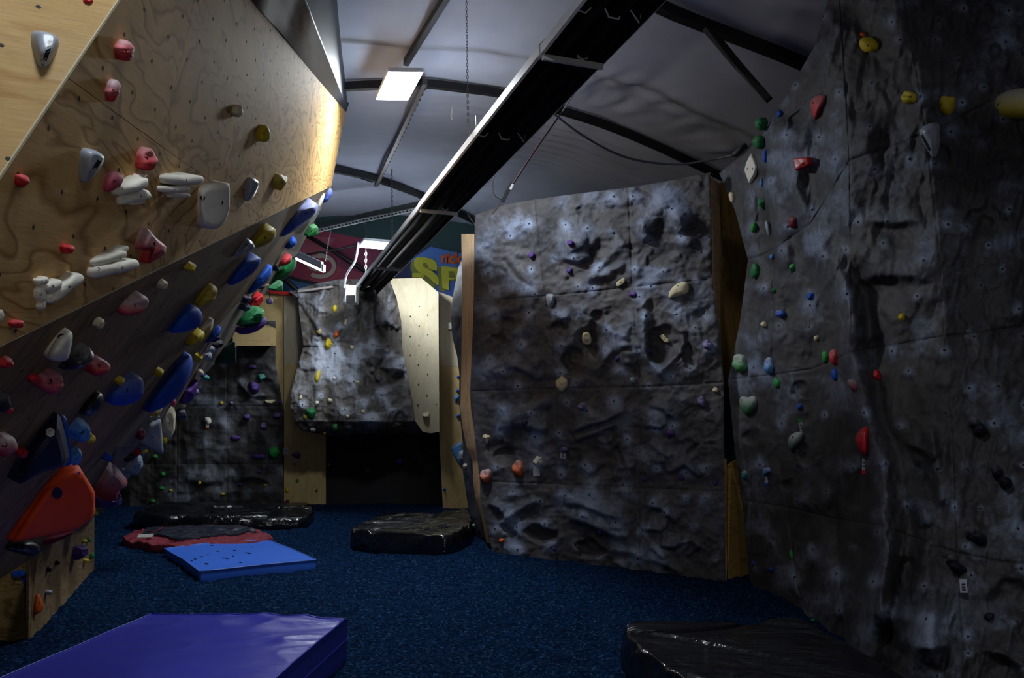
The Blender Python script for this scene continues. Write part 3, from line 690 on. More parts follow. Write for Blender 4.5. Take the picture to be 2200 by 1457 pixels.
# ---- far left rock wall
fl = thing('rock_climbing_wall', (-6, 16.55, 0), 'shadowed grey rock wall at the back left behind the plywood overhang', 'climbing wall')
FLr = [[(x, y, 16.55) for x in (250, 380, 487, 592 + (y > 780) * 8 + (y > 830) * 8)] for y in (690, 780, 873, 998, 1098)]
FH = scatter(400, 740, 600, 1070, 45, 9)
def hF(px, py):
    h = .07 * (fbm(px / 55, py / 50, 81, 3) - .5) * 2 + .05 * (ridge(px / 42, py / 38, 84, 3) - .55) * 2 + .012 * (fbm(px / 9, py / 9, 88, 3) - .5)
    h = h + DISH(px, py, 560, 840, 34, 28, 25, .12) + LEDGE(px, py, [(505, 812), (540, 850), (590, 848)], .12, 16, 6) + LEDGE(px, py, [(400, 1030), (440, 1035), (480, 1030)], .12, 16, 8) + LEDGE(px, py, [(500, 1030), (540, 1022), (590, 1035)], .12, 16, 8) + G(px, py, 500, 845, 14, 22, 0, .08)
    return np.clip(h, -.18, .25)
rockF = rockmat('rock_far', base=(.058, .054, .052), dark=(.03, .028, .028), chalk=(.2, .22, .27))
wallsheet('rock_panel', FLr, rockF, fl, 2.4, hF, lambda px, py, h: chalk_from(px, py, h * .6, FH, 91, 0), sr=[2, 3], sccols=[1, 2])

# ---- boarding at the back: box shelf, tall strips, side cheek
bb = thing('back_boarding', (-4.2, 16.7, 0), 'pale plywood boarding strips rising behind the rock overhang at the back', 'boarding')
def strip(px, Y, mat, root, n=(0, -1, 0), name='board', t=.02, u=(0, 0, 1)): return polypanel(name, [at(x, y, Y) for x, y in px], n, t, mat, root, udir=u, uvo=(px[0][0] * .01, 0))
strip([(540, 630), (612, 630), (612, 880), (540, 880)], 16.72, plyBack, bb)
strip([(610, 630), (662, 628), (662, 782), (610, 782)], 16.66, plyBright, bb)
strip([(610, 782), (700, 782), (700, 1090), (610, 1090)], 16.66, plyBack, bb)
strip([(943, 627), (1012, 652), (1012, 788), (943, 788)], 15.9, plyBright, bb)
strip([(943, 788), (1030, 788), (1030, 1100), (952, 1100), (943, 930)], 15.9, plyBack, bb)
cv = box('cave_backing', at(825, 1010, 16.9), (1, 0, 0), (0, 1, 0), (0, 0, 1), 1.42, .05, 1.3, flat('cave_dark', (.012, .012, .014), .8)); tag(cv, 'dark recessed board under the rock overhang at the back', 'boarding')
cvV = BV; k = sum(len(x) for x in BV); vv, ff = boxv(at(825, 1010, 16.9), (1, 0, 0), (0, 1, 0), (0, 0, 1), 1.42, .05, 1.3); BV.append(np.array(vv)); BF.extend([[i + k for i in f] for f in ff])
bx = thing('plywood_box', at(553, 745, 16.2), 'small plywood box ledge above the shadowed rock wall', 'box')
c = at(553, 726, 16.0)
polypanel('board', [at(500, 712, 15.9), at(592, 706, 15.9), at(592, 743, 15.9), at(500, 743, 15.9)], (0, -1, 0), .02, plyBack, bx)
polypanel('board', [at(500, 712, 15.9), at(592, 706, 15.9), at(572, 696, 16.7), at(500, 690, 16.7)], (0, -.4, 1), .02, plyBack, bx)
polypanel('board', [at(500, 743, 15.9), at(592, 743, 15.9), at(590, 735, 16.6), at(500, 735, 16.6)], (0, 0, -1), .02, plyBack, bx)
polypanel('board', [at(592, 706, 15.9), at(592, 743, 15.9), at(588, 738, 16.6), at(572, 696, 16.7)], (1, 0, 0), .02, plyBack, bx)
rp = box('red_strip', at(602, 629, 16.6), (1, -.0, -.12), (0, 1, 0), (.12, 0, 1), .26, .03, .035, flat('red_paint', (.5, .02, .02), .5)); tag(rp, 'thin red painted strip on top of the back boarding', 'strip')

# ---- lit rock overhang in the centre back
ov = thing('rock_overhang', at(760, 935, 15.0), 'brightly lit bulging rock overhang at the back with a dark cave below', 'climbing wall')
def oY(y): return float(np.interp(y, [600, 630, 700, 780, 850, 890, 915, 930, 945], [16.3, 16.25, 16.05, 15.7, 15.2, 14.95, 15.0, 15.35, 15.9]))
OL = [(600, 622), (640, 640), (690, 645), (745, 652), (800, 636), (850, 624), (875, 624), (905, 632), (925, 646), (938, 700)]
OR_ = [(604, 836), (640, 852), (690, 862), (745, 864), (800, 874), (850, 884), (872, 888), (905, 892), (925, 900), (938, 905)]
ON = []
for (y, l) in OL:
    rr = next(r_ for (yy, r_) in OR_ if abs(yy - y) < 6)
    t = (y - 600)
    row = []
    for k in range(5):
        x = l + (rr - l) * k / 4
        yy = y + (30 * (1 - k / 1.6) * 1 if (y == 600 and k < 2) else 0) * .9
        if y == 938: yy = [936, 935, 932, 932, 935][k]
        row.append((x, yy, oY(yy)))
    ON.append(row)
OH = [(730, 700), (745, 645), (800, 740), (770, 770), (705, 790), (835, 760), (845, 795), (860, 785), (820, 850), (785, 865), (690, 850), (650, 870), (740, 880), (800, 900), (862, 897), (845, 885), (760, 820), (720, 760)]
def hO(px, py):
    h = .11 * (fbm(px / 50, py / 55, 101, 3) - .5) * 2 + .08 * (ridge(px / 38, py / 60, 104, 3) - .55) * 2 + .01 * (fbm(px / 9, py / 9, 108, 3) - .5) * 2
    for i, (x, y) in enumerate(OH): h = h + G(px, py, x, y, 13, 12, 0, .035)
    tr_ = fbm(px / 30 + .6 * vn(px / 20, py / 20, 61), py / 30, 83, 3); h = h + .03 * np.clip((tr_ - .52) * 12, -1, 1) * (.3 + .7 * vn(px / 70, py / 70, 85))
    h = h + LINE(px, py, [(640, 655), (665, 690), (680, 715), (695, 730)], -.07, 5) + G(px, py, 655, 690, 16, 30, -30, .07)
    h = h + DISH(px, py, 832, 640, 30, 45, 15, .12) + DISH(px, py, 848, 812, 26, 18, 20, .14) + FACET(px, py, 845, 780, 26, 20, .08) + LINE(px, py, [(780, 775), (805, 795), (835, 760)], -.06, 4)
    h = h + LEDGE(px, py, [(740, 815), (752, 822), (765, 818)], .07, 12, 5) + LEDGE(px, py, [(800, 842), (825, 845), (845, 836)], .06, 12, 5) + G(px, py, 760, 790, 14, 22, 0, .06) + G(px, py, 800, 905, 30, 12, 5, .10) + DISH(px, py, 868, 898, 16, 12, 0, .06)
    h = h + LINE(px, py, [(795, 630), (810, 690), (820, 705)], -.08, 8) + LEDGE(px, py, [(720, 845), (735, 855), (745, 850)], .06, 10, 5) + G(px, py, 840, 695, 14, 12, 0, .07)
    for k in range(9): h = h + FACET(px, py, 828 + (k * 11) % 30, 688 + (k * 7) % 20, 6, k * 20, .03) + FACET(px, py, 800 + (k * 13) % 26, 795 + (k * 17) % 34, 7, k * 25, .03)
    return np.clip(h * 1.25, -.3, .35)
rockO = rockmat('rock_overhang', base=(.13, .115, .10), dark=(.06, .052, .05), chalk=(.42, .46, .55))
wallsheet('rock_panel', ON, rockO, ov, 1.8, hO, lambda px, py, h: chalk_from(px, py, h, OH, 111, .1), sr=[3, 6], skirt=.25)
ck = thing('plywood_cheek', at(900, 930, 15.6), 'tall pale birch plywood cheek beside the lit rock overhang', 'board')
ckp = [(836, 599), (905, 597), (942, 628), (944, 928), (925, 931), (908, 928), (892, 905), (886, 860), (874, 800), (864, 745), (862, 690), (852, 640)]
polypanel('plywood_panel', [at(x, y, 15.55 + (942 - x) * .004) for x, y in ckp], (.05, -1, 0), .03, plyBright, ck, udir=(0, 0, 1))
PCK = Plane(at(850, 700, 15.9), at(942, 700, 15.55), at(942, 900, 15.55))
holes(ck, PCK, at(900, 700, PCK.Y(900, 700)), (0, 0, 1), None, [(870, 640), (930, 640), (938, 900), (900, 900), (880, 780)], .40, .2, .01, rad=.012)

# ---- end wall with printed banner
darkteal = flat('dark_teal_fabric', (.025, .065, .068), .8)
o = box('trim_1', at(815, 535, 17.42), (1, 0, 0), (0, 1, 0), (0, 0, 1), 2.9, .04, 1.15, darkteal); tag(o, 'dark green fabric end wall under the roof', kind='structure')
V_, F_ = boxv(at(815, 535, 17.42), (1, 0, 0), (0, 1, 0), (0, 0, 1), 2.9, .04, 1.15)
bn = thing('printed_banner', at(800, 640, 17.3), 'printed banner with maroon, blue and big yellow letters on the end wall', 'banner')
def pp(name, px, mat, Y, root=None, t=.012): return polypanel(name, [at(x, y, Y) for x, y in px], (0, -1, 0), t, mat, root or bn, bvh=False, gap=0)
mar = flat('print_maroon', (.30, .035, .075), .6); pnk = flat('print_pink', (.42, .10, .14), .6); crm = flat('print_cream', (.48, .42, .34), .6)
blu = flat('print_blue', (.035, .12, .52), .6); lbl = flat('print_light_blue', (.07, .20, .62), .6); nvy = flat('print_navy', (.008, .012, .09), .6)
ylw = flat('print_yellow', (.62, .62, .04), .6); olv = flat('print_olive', (.20, .23, .03), .6); orr = flat('print_orange', (.75, .13, .02), .6); stl = flat('print_steel_blue', (.03, .10, .22), .6); blk = flat('print_black', (.008, .008, .012), .6)
pp('print_field', [(560, 600), (605, 510), (655, 495), (700, 497), (790, 515), (880, 545), (880, 640), (560, 640)], mar, 17.36)
pp('print_field', [(690, 545), (780, 515), (872, 550), (800, 590), (730, 575)], flat('print_wine', (.17, .02, .06), .6), 17.345)
pp('print_field', [(640, 540), (655, 505), (720, 512), (700, 545), (660, 560)], pnk, 17.345)
def ring(cx, cy, rx, ry, wd, a0, a1, n=26):
    o_, i_ = [], []
    for k in range(n + 1):
        a = math.radians(a0 + (a1 - a0) * k / n); o_.append((cx + rx * math.cos(a), cy + ry * math.sin(a))); i_.append((cx + (rx - wd) * math.cos(a), cy + (ry - wd) * math.sin(a)))
    return o_, i_
def ringobj(name, cx, cy, rx, ry, wd, a0, a1, mat, Y):
    o_, i_ = ring(cx, cy, rx, ry, wd, a0, a1); V = [at(x, y, Y) for x, y in o_ + i_] + [at(x, y, Y + .01) for x, y in o_ + i_]; n = len(o_)
    Fq = [[k, k + 1, n + k + 1, n + k] for k in range(n - 1)] + [[2 * n + k, 3 * n + k, 3 * n + k + 1, 2 * n + k + 1] for k in range(n - 1)]
    return mobj(name, np.array(V), Fq, mat, bn, smooth=False)
ringobj('print_swirl', 688, 572, 34, 27, 9, -100, 130, crm, 17.335); ringobj('print_swirl', 680, 566, 22, 17, 5, 60, 300, crm, 17.33); ringobj('print_swirl', 690, 572, 41, 34, 1.6, -80, 150, pnk, 17.335)
pp('print_field', [(560, 592), (606, 590), (640, 602), (700, 615), (760, 622), (760, 642), (560, 642)], stl, 17.335)
pp('print_field', [(606, 586), (640, 598), (715, 614), (790, 610), (790, 616), (715, 620), (640, 605), (600, 592)], blk, 17.325)
ringobj('print_swirl', 642, 640, 34, 22, 3, 180, 300, lbl, 17.325)
pp('print_field', [(845, 570), (880, 552), (925, 528), (990, 548), (1010, 552), (1010, 660), (845, 640)], nvy, 17.33)
pp('print_field', [(880, 560), (925, 530), (1008, 548), (1008, 600), (940, 580), (900, 575)], lbl, 17.32)
pp('print_field', [(935, 575), (1008, 588), (1008, 660), (935, 640)], blu, 17.315)
def cr(pts, dx=0, dy=0): return [(860 + (x + dx) / 7.285, 500 + (y + dy) / 7.285) for x, y in pts]
Sp = [(215, 420), (260, 383), (400, 388), (500, 415), (560, 460), (578, 530), (572, 600), (500, 578), (440, 560), (440, 515), (395, 468), (350, 485), (365, 535), (470, 585), (560, 650), (600, 720), (605, 800), (585, 825), (540, 790), (430, 690), (265, 595), (215, 520)]
Pp = [(635, 520), (900, 552), (900, 728), (760, 735), (765, 905), (660, 865)]
def letter(name, pts, Y, mat, t=.03):
    return pp(name, pts, mat, Y, t=t)
letter('letter_shadow', cr(Sp, -55, 60), 17.30, olv); letter('letter_shadow', cr(Pp, -55, 30), 17.30, olv)
letter('letter', cr(Sp), 17.27, ylw); letter('letter', cr(Pp), 17.27, ylw)
pp('letter', cr([(185, 630), (360, 630), (370, 700), (185, 700)]), ylw, 17.275)
pp('letter_shadow', cr([(755, 605), (838, 605), (838, 700), (760, 705)]), olv, 17.235, t=.01)
for k, (chh, dx) in enumerate((('n', 0), ('i', 12.5), ('c', 17.5), ('k', 28.5))):
    fc = bpy.data.curves.new('lettering', 'FONT'); fc.body = chh; fc.size = .36; fc.extrude = .01; fc.offset = .012; fc.materials.append(orr)
    tmp = bpy.data.objects.new('lettering_tmp', fc); COL.objects.link(tmp)
    me = bpy.data.meshes.new_from_object(tmp); bpy.data.objects.remove(tmp); me.materials.clear(); me.materials.append(orr)
    o = bpy.data.objects.new('orange_letter', me); COL.objects.link(o); o.parent = bn; o.rotation_euler = (math.pi / 2, .03, 0)
    o.location = (at(946.5 + dx, 564.5 + dx * .05, 17.29) - ORG[bn.name]).tolist()
tb_ = box('edge_trim', at(678, 622, 16.2), (1, 0, .14), (0, 1, 0), (-.14, 0, 1), .36, .05, .02, flat('trim_pale', (.5, .42, .4), .5)); tag(tb_, 'pale thin trim board on the top left edge of the lit rock overhang', 'trim')

# ---- black tarpaulin hanging from the roof above the plywood
tm, nt, b = newmat('black_tarp'); b.inputs['Base Color'].default_value = (.018, .023, .036, 1); b.inputs['Roughness'].default_value = .5; b.inputs['Specular IOR Level'].default_value = .5
tc = N(nt, 'ShaderNodeTexCoord'); n1 = N(nt, 'ShaderNodeTexNoise'); n1.inputs['Scale'].default_value = 90; L(nt, tc, 'Object', n1, 'Vector'); bp = N(nt, 'ShaderNodeBump'); bp.inputs['Strength'].default_value = .25; bp.inputs['Distance'].default_value = .004; L(nt, n1, 'Fac', bp, 'Height'); L(nt, bp, 'Normal', b, 'Normal')
tp = thing('tarpaulin', at(742, 240, 9.95), 'black tarpaulin draped from the roof down to the plywood edge', 'tarpaulin')
def hT(px, py): return .05 * np.sin((px - 540) / 19 + (py) / 60) * np.clip((240 - py) / 200, 0, 1) + .05 * (fbm(px / 40, py / 120, 131, 3) - .5)
rows = []
for t in np.linspace(0, 1, 9):
    x0, y0 = 383 + (742 - 383) * t, -190 + 430 * t
    rows.append([(x0, y0, PB.Y(x0, y0) + .02), (x0 + (748 - x0) * .55, y0 * .97 - 3 * (1 - t), PB.Y(x0, y0) + .35 * (1 - t) + .03), (749 - 4 * (t), -190 + 425 * t, 9.3 + .6 * t)])
wallsheet('tarp_fold', rows, tm, tp, 6, hT, groove=0, skirt=.01, bvh=False)
rows = [[(748, -190, 9.4), (805, -190, 10.6)], [(748, -60, 9.5), (800, -60, 10.4)], [(748, 20, 9.6), (792, 20, 10.3)], [(748, 80, 9.7), (783, 85, 10.2)], [(747, 150, 9.8), (772, 140, 10.15)], [(745, 200, 9.88), (757, 198, 10.05)], [(742, 238, 9.94), (744, 240, 9.97)]]
wallsheet('tarp_fold', rows, tm, tp, 5, lambda px, py: .05 * (fbm(px / 16, py / 60, 133, 3) - .5), groove=0, skirt=.01, bvh=False)
rows = [[(778, 20, 10.6), (835, -10, 10.9)], [(778, 70, 10.5), (800, 60, 10.8)], [(770, 125, 10.4), (786, 128, 10.6)], [(760, 170, 10.3), (768, 165, 10.4)]]
wallsheet('tarp_fold', rows, tm, tp, 5, lambda px, py: .1 * (fbm(px / 12, py / 14, 135, 2) - .5), groove=0, skirt=.01, bvh=False)

_V = np.vstack(BV)
BVH = BVHTree.FromPolygons(_V.tolist(), BF)
def surfhit(px, py):
    d = rays(px, py); h = BVH.ray_cast(Vector(CAM.tolist()), Vector(d.tolist()))
    if h[0] is None: return None
    n = np.array(h[1]);
    if np.dot(n, CAM - np.array(h[0])) < 0: n = -n
    return np.array(h[0]), n
rockholes(mw, MH, 2.0); rockholes(rw, RH, 2.4)
rockholes(fl, FH[::2], 1.2); rockholes(ov, OH, 1.6)
# ================================================================ ROOF STEEL, HEATER, LAMPS
steel = flat('dark_steel', (.022, .02, .022), .5, .4); galv = flat('galvanised', (.80, .82, .84), .4, .0); alu = flat('white_aluminium', (.74, .77, .82), .45, .0)
blacksheet = flat('black_reflector', (.008, .009, .014), .5, 0, spec=.25); chainm = flat('chain_steel', (.20, .21, .23), .4, .8)
def roofbar(name, pts, r, label, off=.07, r2=None, mat=steel, cat='roof beam', sm=4):
    P = smoothline([ceilhit(x, y, off) for x, y in pts], sm) if len(pts) > 2 else [ceilhit(x, y, off) for x, y in pts]
    o = tube(name, P, r, mat, sq=True, r2=r2); return tag(o, label, cat)
roofbar('roof_rib', [(1290, -60), (1420, 15), (1540, 64), (1640, 102), (1720, 135), (1860, 200)], .05, 'dark steel roof rib nearest the top right with a diagonal brace', r2=.055)
roofbar('roof_rib', [(700, 190), (745, 186), (830, 182), (910, 180), (1000, 190), (1080, 202), (1200, 236), (1300, 268), (1400, 309), (1480, 346), (1560, 384)], .035, 'dark curved steel roof rib passing behind the square lamp and heater', r2=.05)
roofbar('roof_rib', [(690, 358), (760, 372), (805, 383), (860, 402), (910, 422), (1000, 465), (1030, 482)], .045, 'dark steel roof rib crossing left of the heater above the far lamp', r2=.06)
roofbar('purlin', [(1010, -88), (955, 0), (872, 135)], .03, 'dark purlin running from the top edge down to the square lamp', r2=.04, cat='purlin')
p = [ceilhit(913, 176, .12), ceilhit(808, 398, .14)]
pr = thing('purlin', p[0], 'slotted steel channel hanging below the square lamp', 'purlin')
tube('channel', p, .03, flat('brown_steel', (.10, .085, .085), .5, .5), pr, sq=True, r2=.035)
dv = (p[1] - p[0]); 
for k in range(26):
    q = p[0] + dv * (.03 + .94 * k / 25) + [.031, 0, -.0]
    box('slot', q - [0, 0, .037], dv / np.linalg.norm(dv), (1, 0, 0), (0, 0, 1), .035, .008, .002, flat('hole_dark', (.012, .01, .01), .8), pr)
cs = lambda x, y, k: CAM + (ceilhit(x, y, .1) - CAM) * k
br = tube('rib_brace', [cs(1517, 58, .985), cs(1585, 140, .93), cs(1652, 214, .86)], .035, steel, sq=True); tag(br, 'diagonal dark steel brace under the top right roof rib', 'brace')
pA = [at(640, 497, 15.2), at(790, 463, 14.6), at(945, 430, 14.0)]
o = tube('truss_chord', pA, .045, flat('green_steel', (.05, .06, .055), .5, .3), sq=True, r2=.05); tag(o, 'dark steel truss chord crossing above the far lamp', 'beam')
ps = thing('perforated_rail', pA[0], 'perforated pale metal rail beside the truss chord above the banner', 'rail')
pB = [q + [0, -.05, -.10] for q in pA]; tube('rail', pB, .008, galv, ps, sq=True, r2=.03)
for k in range(40):
    t = (k + .5) / 40; q = pB[0] * (1 - t) + pB[2] * t + [0, 0, (pB[1] - (pB[0] + pB[2]) / 2)[2] * (1 - abs(2 * t - 1))]
    box('slot', q + [0, -.009, 0], (1, 0, 0), (0, 1, 0), (0, 0, 1), .022, .002, .012, flat('hole_dark', (.012, .01, .01), .8), ps)
for pts, r, lab in (([at(650, 500, 17.1), at(725, 545, 17.1), at(800, 592, 17.1)], .05, 'thick black diagonal pole across the maroon banner'),
                    ([at(575, 575, 17.0), at(612, 600, 17.0), at(650, 634, 17.0)], .055, 'black pole stub across the blue corner of the banner'),
                    ([at(640, 550, 16.2), at(700, 540, 16.2), at(772, 527, 16.0)], .022, 'thin dark conduit running left from the far lamp')):
    o = tube('pole', pts, r, steel); tag(o, lab, 'pole')
cb = flat('cable_grey', (.07, .085, .11), .5)
for pts, r, m, lab in (
    ([at(1175, 232, 8.6), at(1250, 290, 8.8), at(1345, 338, 9.0), at(1450, 353, 9.0), at(1530, 343, 8.9), at(1578, 333, 8.7)], .014, cb, 'sagging dark cable strung from the heater to the right wall'),
    ([at(715, 362, 13.5), at(760, 378, 13.5), at(800, 392, 13.5)], .012, cb, 'thin cable under the far roof rib beside the plywood'),
    ([at(1062, 378, 9.6), at(1058, 395, 9.6), at(1062, 418, 9.6), at(1078, 430, 9.6)], .006, flat('cable_black', (.01, .01, .012), .5), 'thin black wire looping down from the heater edge'),
    ([at(1005, 460, 12.0), at(1018, 480, 11.5), at(1040, 512, 11.2)], .006, cb, 'thin stay wire at the top left corner of the tall grey wall'),
    ([at(770, 520, 14.3), at(763, 560, 14.6), at(745, 590, 14.9), at(739, 620, 15.1)], .022, alu, 'pale flexible hose curving down to the heater end box')):
    o = tube('cable', smoothline(pts, 8), r, m); tag(o, lab, 'cable')
o = tube('cable_conduit', [at(1578, 334, 8.7), at(1602, 312, 8.7)], .035, cb); tag(o, 'dark stubby conduit at the top of the right wall', 'conduit')
st = thing('ratchet_strap', at(1085, 440, 9.5), 'thin red and white strap hanging slanted behind the heater with a black buckle', 'strap')
tube('strap', [at(1240, 190, 9.2), at(1208, 240, 9.3)], .010, flat('strap_white', (.6, .62, .66), .6), st, sq=True, r2=.003)
tube('strap', [at(1208, 240, 9.3), at(1150, 322, 9.4), at(1102, 396, 9.5)], .016, flat('strap_red', (.09, .018, .02), .6), st, sq=True, r2=.003)
tube('strap', [at(1080, 432, 9.5), at(1056, 462, 9.5)], .012, flat('strap_red', (.09, .018, .02), .6), st, sq=True, r2=.003)
tube('buckle', [at(1100, 394, 9.49), at(1090, 412, 9.49), at(1080, 434, 9.49)], .028, flat('cable_black', (.01, .01, .012), .5), st, sq=True, r2=.02)
tube('buckle', [at(1102, 396, 9.45), at(1096, 408, 9.45)], .014, flat('strap_white', (.6, .62, .66), .6), st, sq=True)
o = tube('tape_end', [at(970, 228, 10.2), at(972, 238, 10.2), at(969, 247, 10.2), at(971, 258, 10.2)], .01, flat('strap_white', (.6, .62, .66), .6), sq=True, r2=.003); tag(o, 'short white scrap of tape dangling from the roof', 'tape')

# ---- tube heater hanging from the roof
HZ = 4.35
hl = [gnd(x, y, HZ) for x, y in ((1160, 130), (908, 455), (803, 577))]; hr = [gnd(x, y, HZ) for x, y in ((1302, 130), (997, 455), (865, 577))]
mid = [(a + b_) / 2 for a, b_ in zip(hl, hr)]
ax = mid[2] - mid[0]; ax[2] = 0; ax /= np.linalg.norm(ax); sd = np.array([ax[1], -ax[0], 0.]);
if sd[0] < 0: sd = -sd
c0 = mid[0]
def clos(m): return float(np.dot(m - c0, ax))
WH = float(np.mean([np.dot(b_ - a, sd) for a, b_ in zip(hl, hr)])) / 2 * 1.0
print('heater', [m.round(2) for m in mid], WH, clos(mid[1]), clos(mid[2]))
off = [float(np.dot(m - c0, sd)) for m in mid]; print('off', off)
t_end = clos(gnd(772, 634, HZ)); t0 = -2.6
ht = thing('tube_heater', c0, 'long black ceiling tube heater with white reflector hood hung diagonally across the room', 'heater')
prof = [(-WH, 0), (-WH, .075), (-WH * .62, .19), (WH * .62, .19), (WH, .075), (WH, 0)]
def hp(t, q, z): return c0 + ax * t + sd * q + np.array([0, 0, z])
cuts = [t0, .02, clos(mid[1]) - .0, clos(mid[2]), t_end]
for k in range(4):
    V = []; th = .012
    for t in (cuts[k], cuts[k + 1] + (.06 if k < 3 else 0)):
        e = .008 * (k % 2)
        for q, z in prof: V.append(hp(t, q * (1 + e), z + e))
        for q, z in prof[::-1]: V.append(hp(t, q * (1 + e) + (.018 if q > 0 else -.018) * 1, z + e + .012))
    n = 12; Fq = [[j, (j + 1) % n, n + (j + 1) % n, n + j] for j in range(n)] + [list(range(n)), [n + j for j in range(n)][::-1]]
    o = mobj('reflector', np.array(V), Fq, None, ht, smooth=False); o.data.materials.append(blacksheet); o.data.materials.append(alu)
    for j, pgn in enumerate(o.data.polygons):
        if j < n and not (j <= 4): pgn.material_index = 1
for q in (-WH * .36, WH * .36):
    tube('heater_tube', [hp(t0, q, .085), hp(t_end - .25, q, .085)], .05, flat('tube_black', (.008, .008, .011), .8, spec=.15), ht, n=14)
tube('heater_tube', [hp(t_end - .28, -WH * .36, .085), hp(t_end - .12, 0, .085), hp(t_end - .28, WH * .36, .085)], .05, blacksheet, ht, n=14)
for m in (0., clos(mid[1]), clos(mid[2])):
    box('bracket', hp(m, 0, -.012), sd, ax, (0, 0, 1), WH * 1.02, .012, .022, galv, ht)
    tube('bracket_pin', [hp(m + .02, WH * .35, 0), hp(m + .02, WH * .35, .08)], .012, galv, ht)
    tube('bracket_pin', [hp(m + .02, WH * .35 - .04, .05), hp(m + .02, WH * .35 + .04, .05)], .014, galv, ht)
for m in (-.62, 1.75 if clos(mid[1]) > 2.5 else 1.2):
    w_ = [hp(m, -WH * 1.06, .5 if m < 0 else .22), hp(m, -WH * 1.02, .03), hp(m, -WH * .72, .02), hp(m, -WH * .25, .14), hp(m, 0, .02), hp(m, WH * .3, .02), hp(m, WH * .55, .14), hp(m, WH * .95, .02), hp(m, WH * 1.02, .1)]
    tube('hanger_wire', w_, .007, galv, ht, n=6)
hb = thing('heater_burner_box', hp(t_end + .1, -WH, -.35), 'white metal burner box at the far end of the tube heater', 'box')
bb0 = at(757, 634, 15.35)
box('casing', bb0, (1, 0, 0), (0, 1, 0), (0, 0, 1), .10, .16, .17, alu, hb)
box('grille', bb0 + [0.0, -.165, -.10], (1, 0, 0), (0, 1, 0), (0, 0, 1), .085, .006, .07, steel, hb)
tube('fitting', [bb0 + [-.14, -.1, .16], bb0 + [-.05, -.1, .16]], .03, galv, hb)
def chain(px, Y, label, lk=.035):
    P = [at(x, y, yy) for (x, y), yy in zip(px, Y)]; d = P[-1] - P[0]; Lt = np.linalg.norm(d); u, s, t = frame(d); n = int(Lt / (lk * 1.5)); parts = []
    for k in range(n):
        c = P[0] + d * (k + .5) / n; a_ = s if k % 2 else t
        lp = [c + u * math.sin(2 * math.pi * j / 8) * lk + a_ * math.cos(2 * math.pi * j / 8) * lk * .45 for j in range(9)]
        parts.append(tubev(lp, lk * .14, 4))
    V, Fq = merge(parts); o = mobj('hanging_chain', V, Fq, chainm, smooth=False); return tag(o, label, 'chain')
chain([(1001, -80), (1006, 290)], (7.35, 7.35), 'long steel chain hanging from the roof to the middle of the heater', .021)
chain([(841, 330), (843, 510)], (13.5, 13.5), 'thin chain hanging down to the left edge of the heater above the far lamp', .03)
chain([(785, 470), (787, 522)], (14.4, 14.4), 'short chain holding the far lamp', .03)
chain([(786, 535), (786, 592)], (14.6, 14.6), 'bright chain hanging below the far lamp beside the pale hose', .04)
chain([(712, 490), (701, 545)], (14.8, 14.8), 'thin slanted chain above the small tube lamp', .028)
chain([(702, 545), (700, 562)], (14.7, 14.7), 'short pale chain end over the tube lamp', .035)

def lamp(cor, th, power, label, name='led_panel_lamp', size=None, emit=14):
    c = sum(cor) / 4; lm = thing(name, c, label, 'lamp')
    u = cor[1] - cor[0]; v = cor[3] - cor[0]; hx = np.linalg.norm(u) / 2; hy = np.linalg.norm(v) / 2; u = u / (2 * hx); v = v / (2 * hy); n = np.cross(u, v)
    if n[2] < 0: n = -n
    box('housing', c + n * (th / 2 + .006), u, v, n, hx, hy, th / 2, alu, lm)
    box('diffuser', c, u, v, n, hx * .96, hy * .96, .005, flat('lamp_emit', (.8, .8, .8), .5, emit=emit), lm)
    ld = bpy.data.lights.new('lamp_light', 'AREA'); ld.shape = 'RECTANGLE'; ld.size = hx * 1.9; ld.size_y = hy * 1.9; ld.energy = power; ld.color = LAMPCOL
    o = bpy.data.objects.new('lamp_light', ld); COL.objects.link(o); o.parent = lm; o.location = (-n * .02).tolist()
    lg = bpy.data.lights.new('diffuser_glow', 'POINT'); lg.energy = power * .11; lg.color = LAMPCOL; lg.shadow_soft_size = .12
    og = bpy.data.objects.new('diffuser_glow', lg); COL.objects.link(og); og.parent = lm; og.location = (-n * .16).tolist()
    m = np.stack([u, np.cross(n, u), n], 1)
    from mathutils import Matrix
    o.rotation_euler = Matrix(m.tolist()).to_euler()
    return lm
z1 = 5.55
lamp([gnd(x, y, z1) for x, y in ((835, 155), (911, 156), (874, 215), (808, 215))], .05, P_LAMP1, 'glaring square lamp panel hanging under the roof left of the heater')
z2 = 5.0
lamp([gnd(x, y, z2) for x, y in ((779, 517), (842, 522), (838, 537), (768, 531))], .05, P_LAMP2, 'glaring flat lamp panel above the lit rock overhang')
nc = np.array([-.8, 1.6, 5.2]); u = np.array([.95, .3, 0]) * .25; v = np.array([-.3, .95, 0]) * .37
lamp([nc - u - v, nc + u - v, nc + u + v, nc - u + v], .05, P_NEAR, 'unseen added lamp panel under the roof above the camera position')  # unseen lamp added for the left plywood; its side follows the hold shadows
tl = thing('tube_lamp', at(668, 570, 15.0), 'small bright tube lamp hanging before the maroon banner', 'lamp')
ta, tb = at(636, 556, 15.2), at(695, 583, 14.7)
tube('tube', [ta, tb], .022, flat('lamp_emit', (.8, .8, .8), .5, emit=14), tl)
d_, s_, t_ = frame(tb - ta)
box('reflector', (ta + tb) / 2 + [0, .0, .11], d_, s_, (0, 0, 1), np.linalg.norm(tb - ta) / 2 * .9, .03, .06, alu, tl)
box('end_cap', tb + [0, 0, .06], d_, s_, (0, 0, 1), .02, .035, .07, alu, tl)
nc = np.array([2.0, -1.2, 4.9]); u = np.array([.95, .3, 0]) * .25; v = np.array([-.3, .95, 0]) * .37
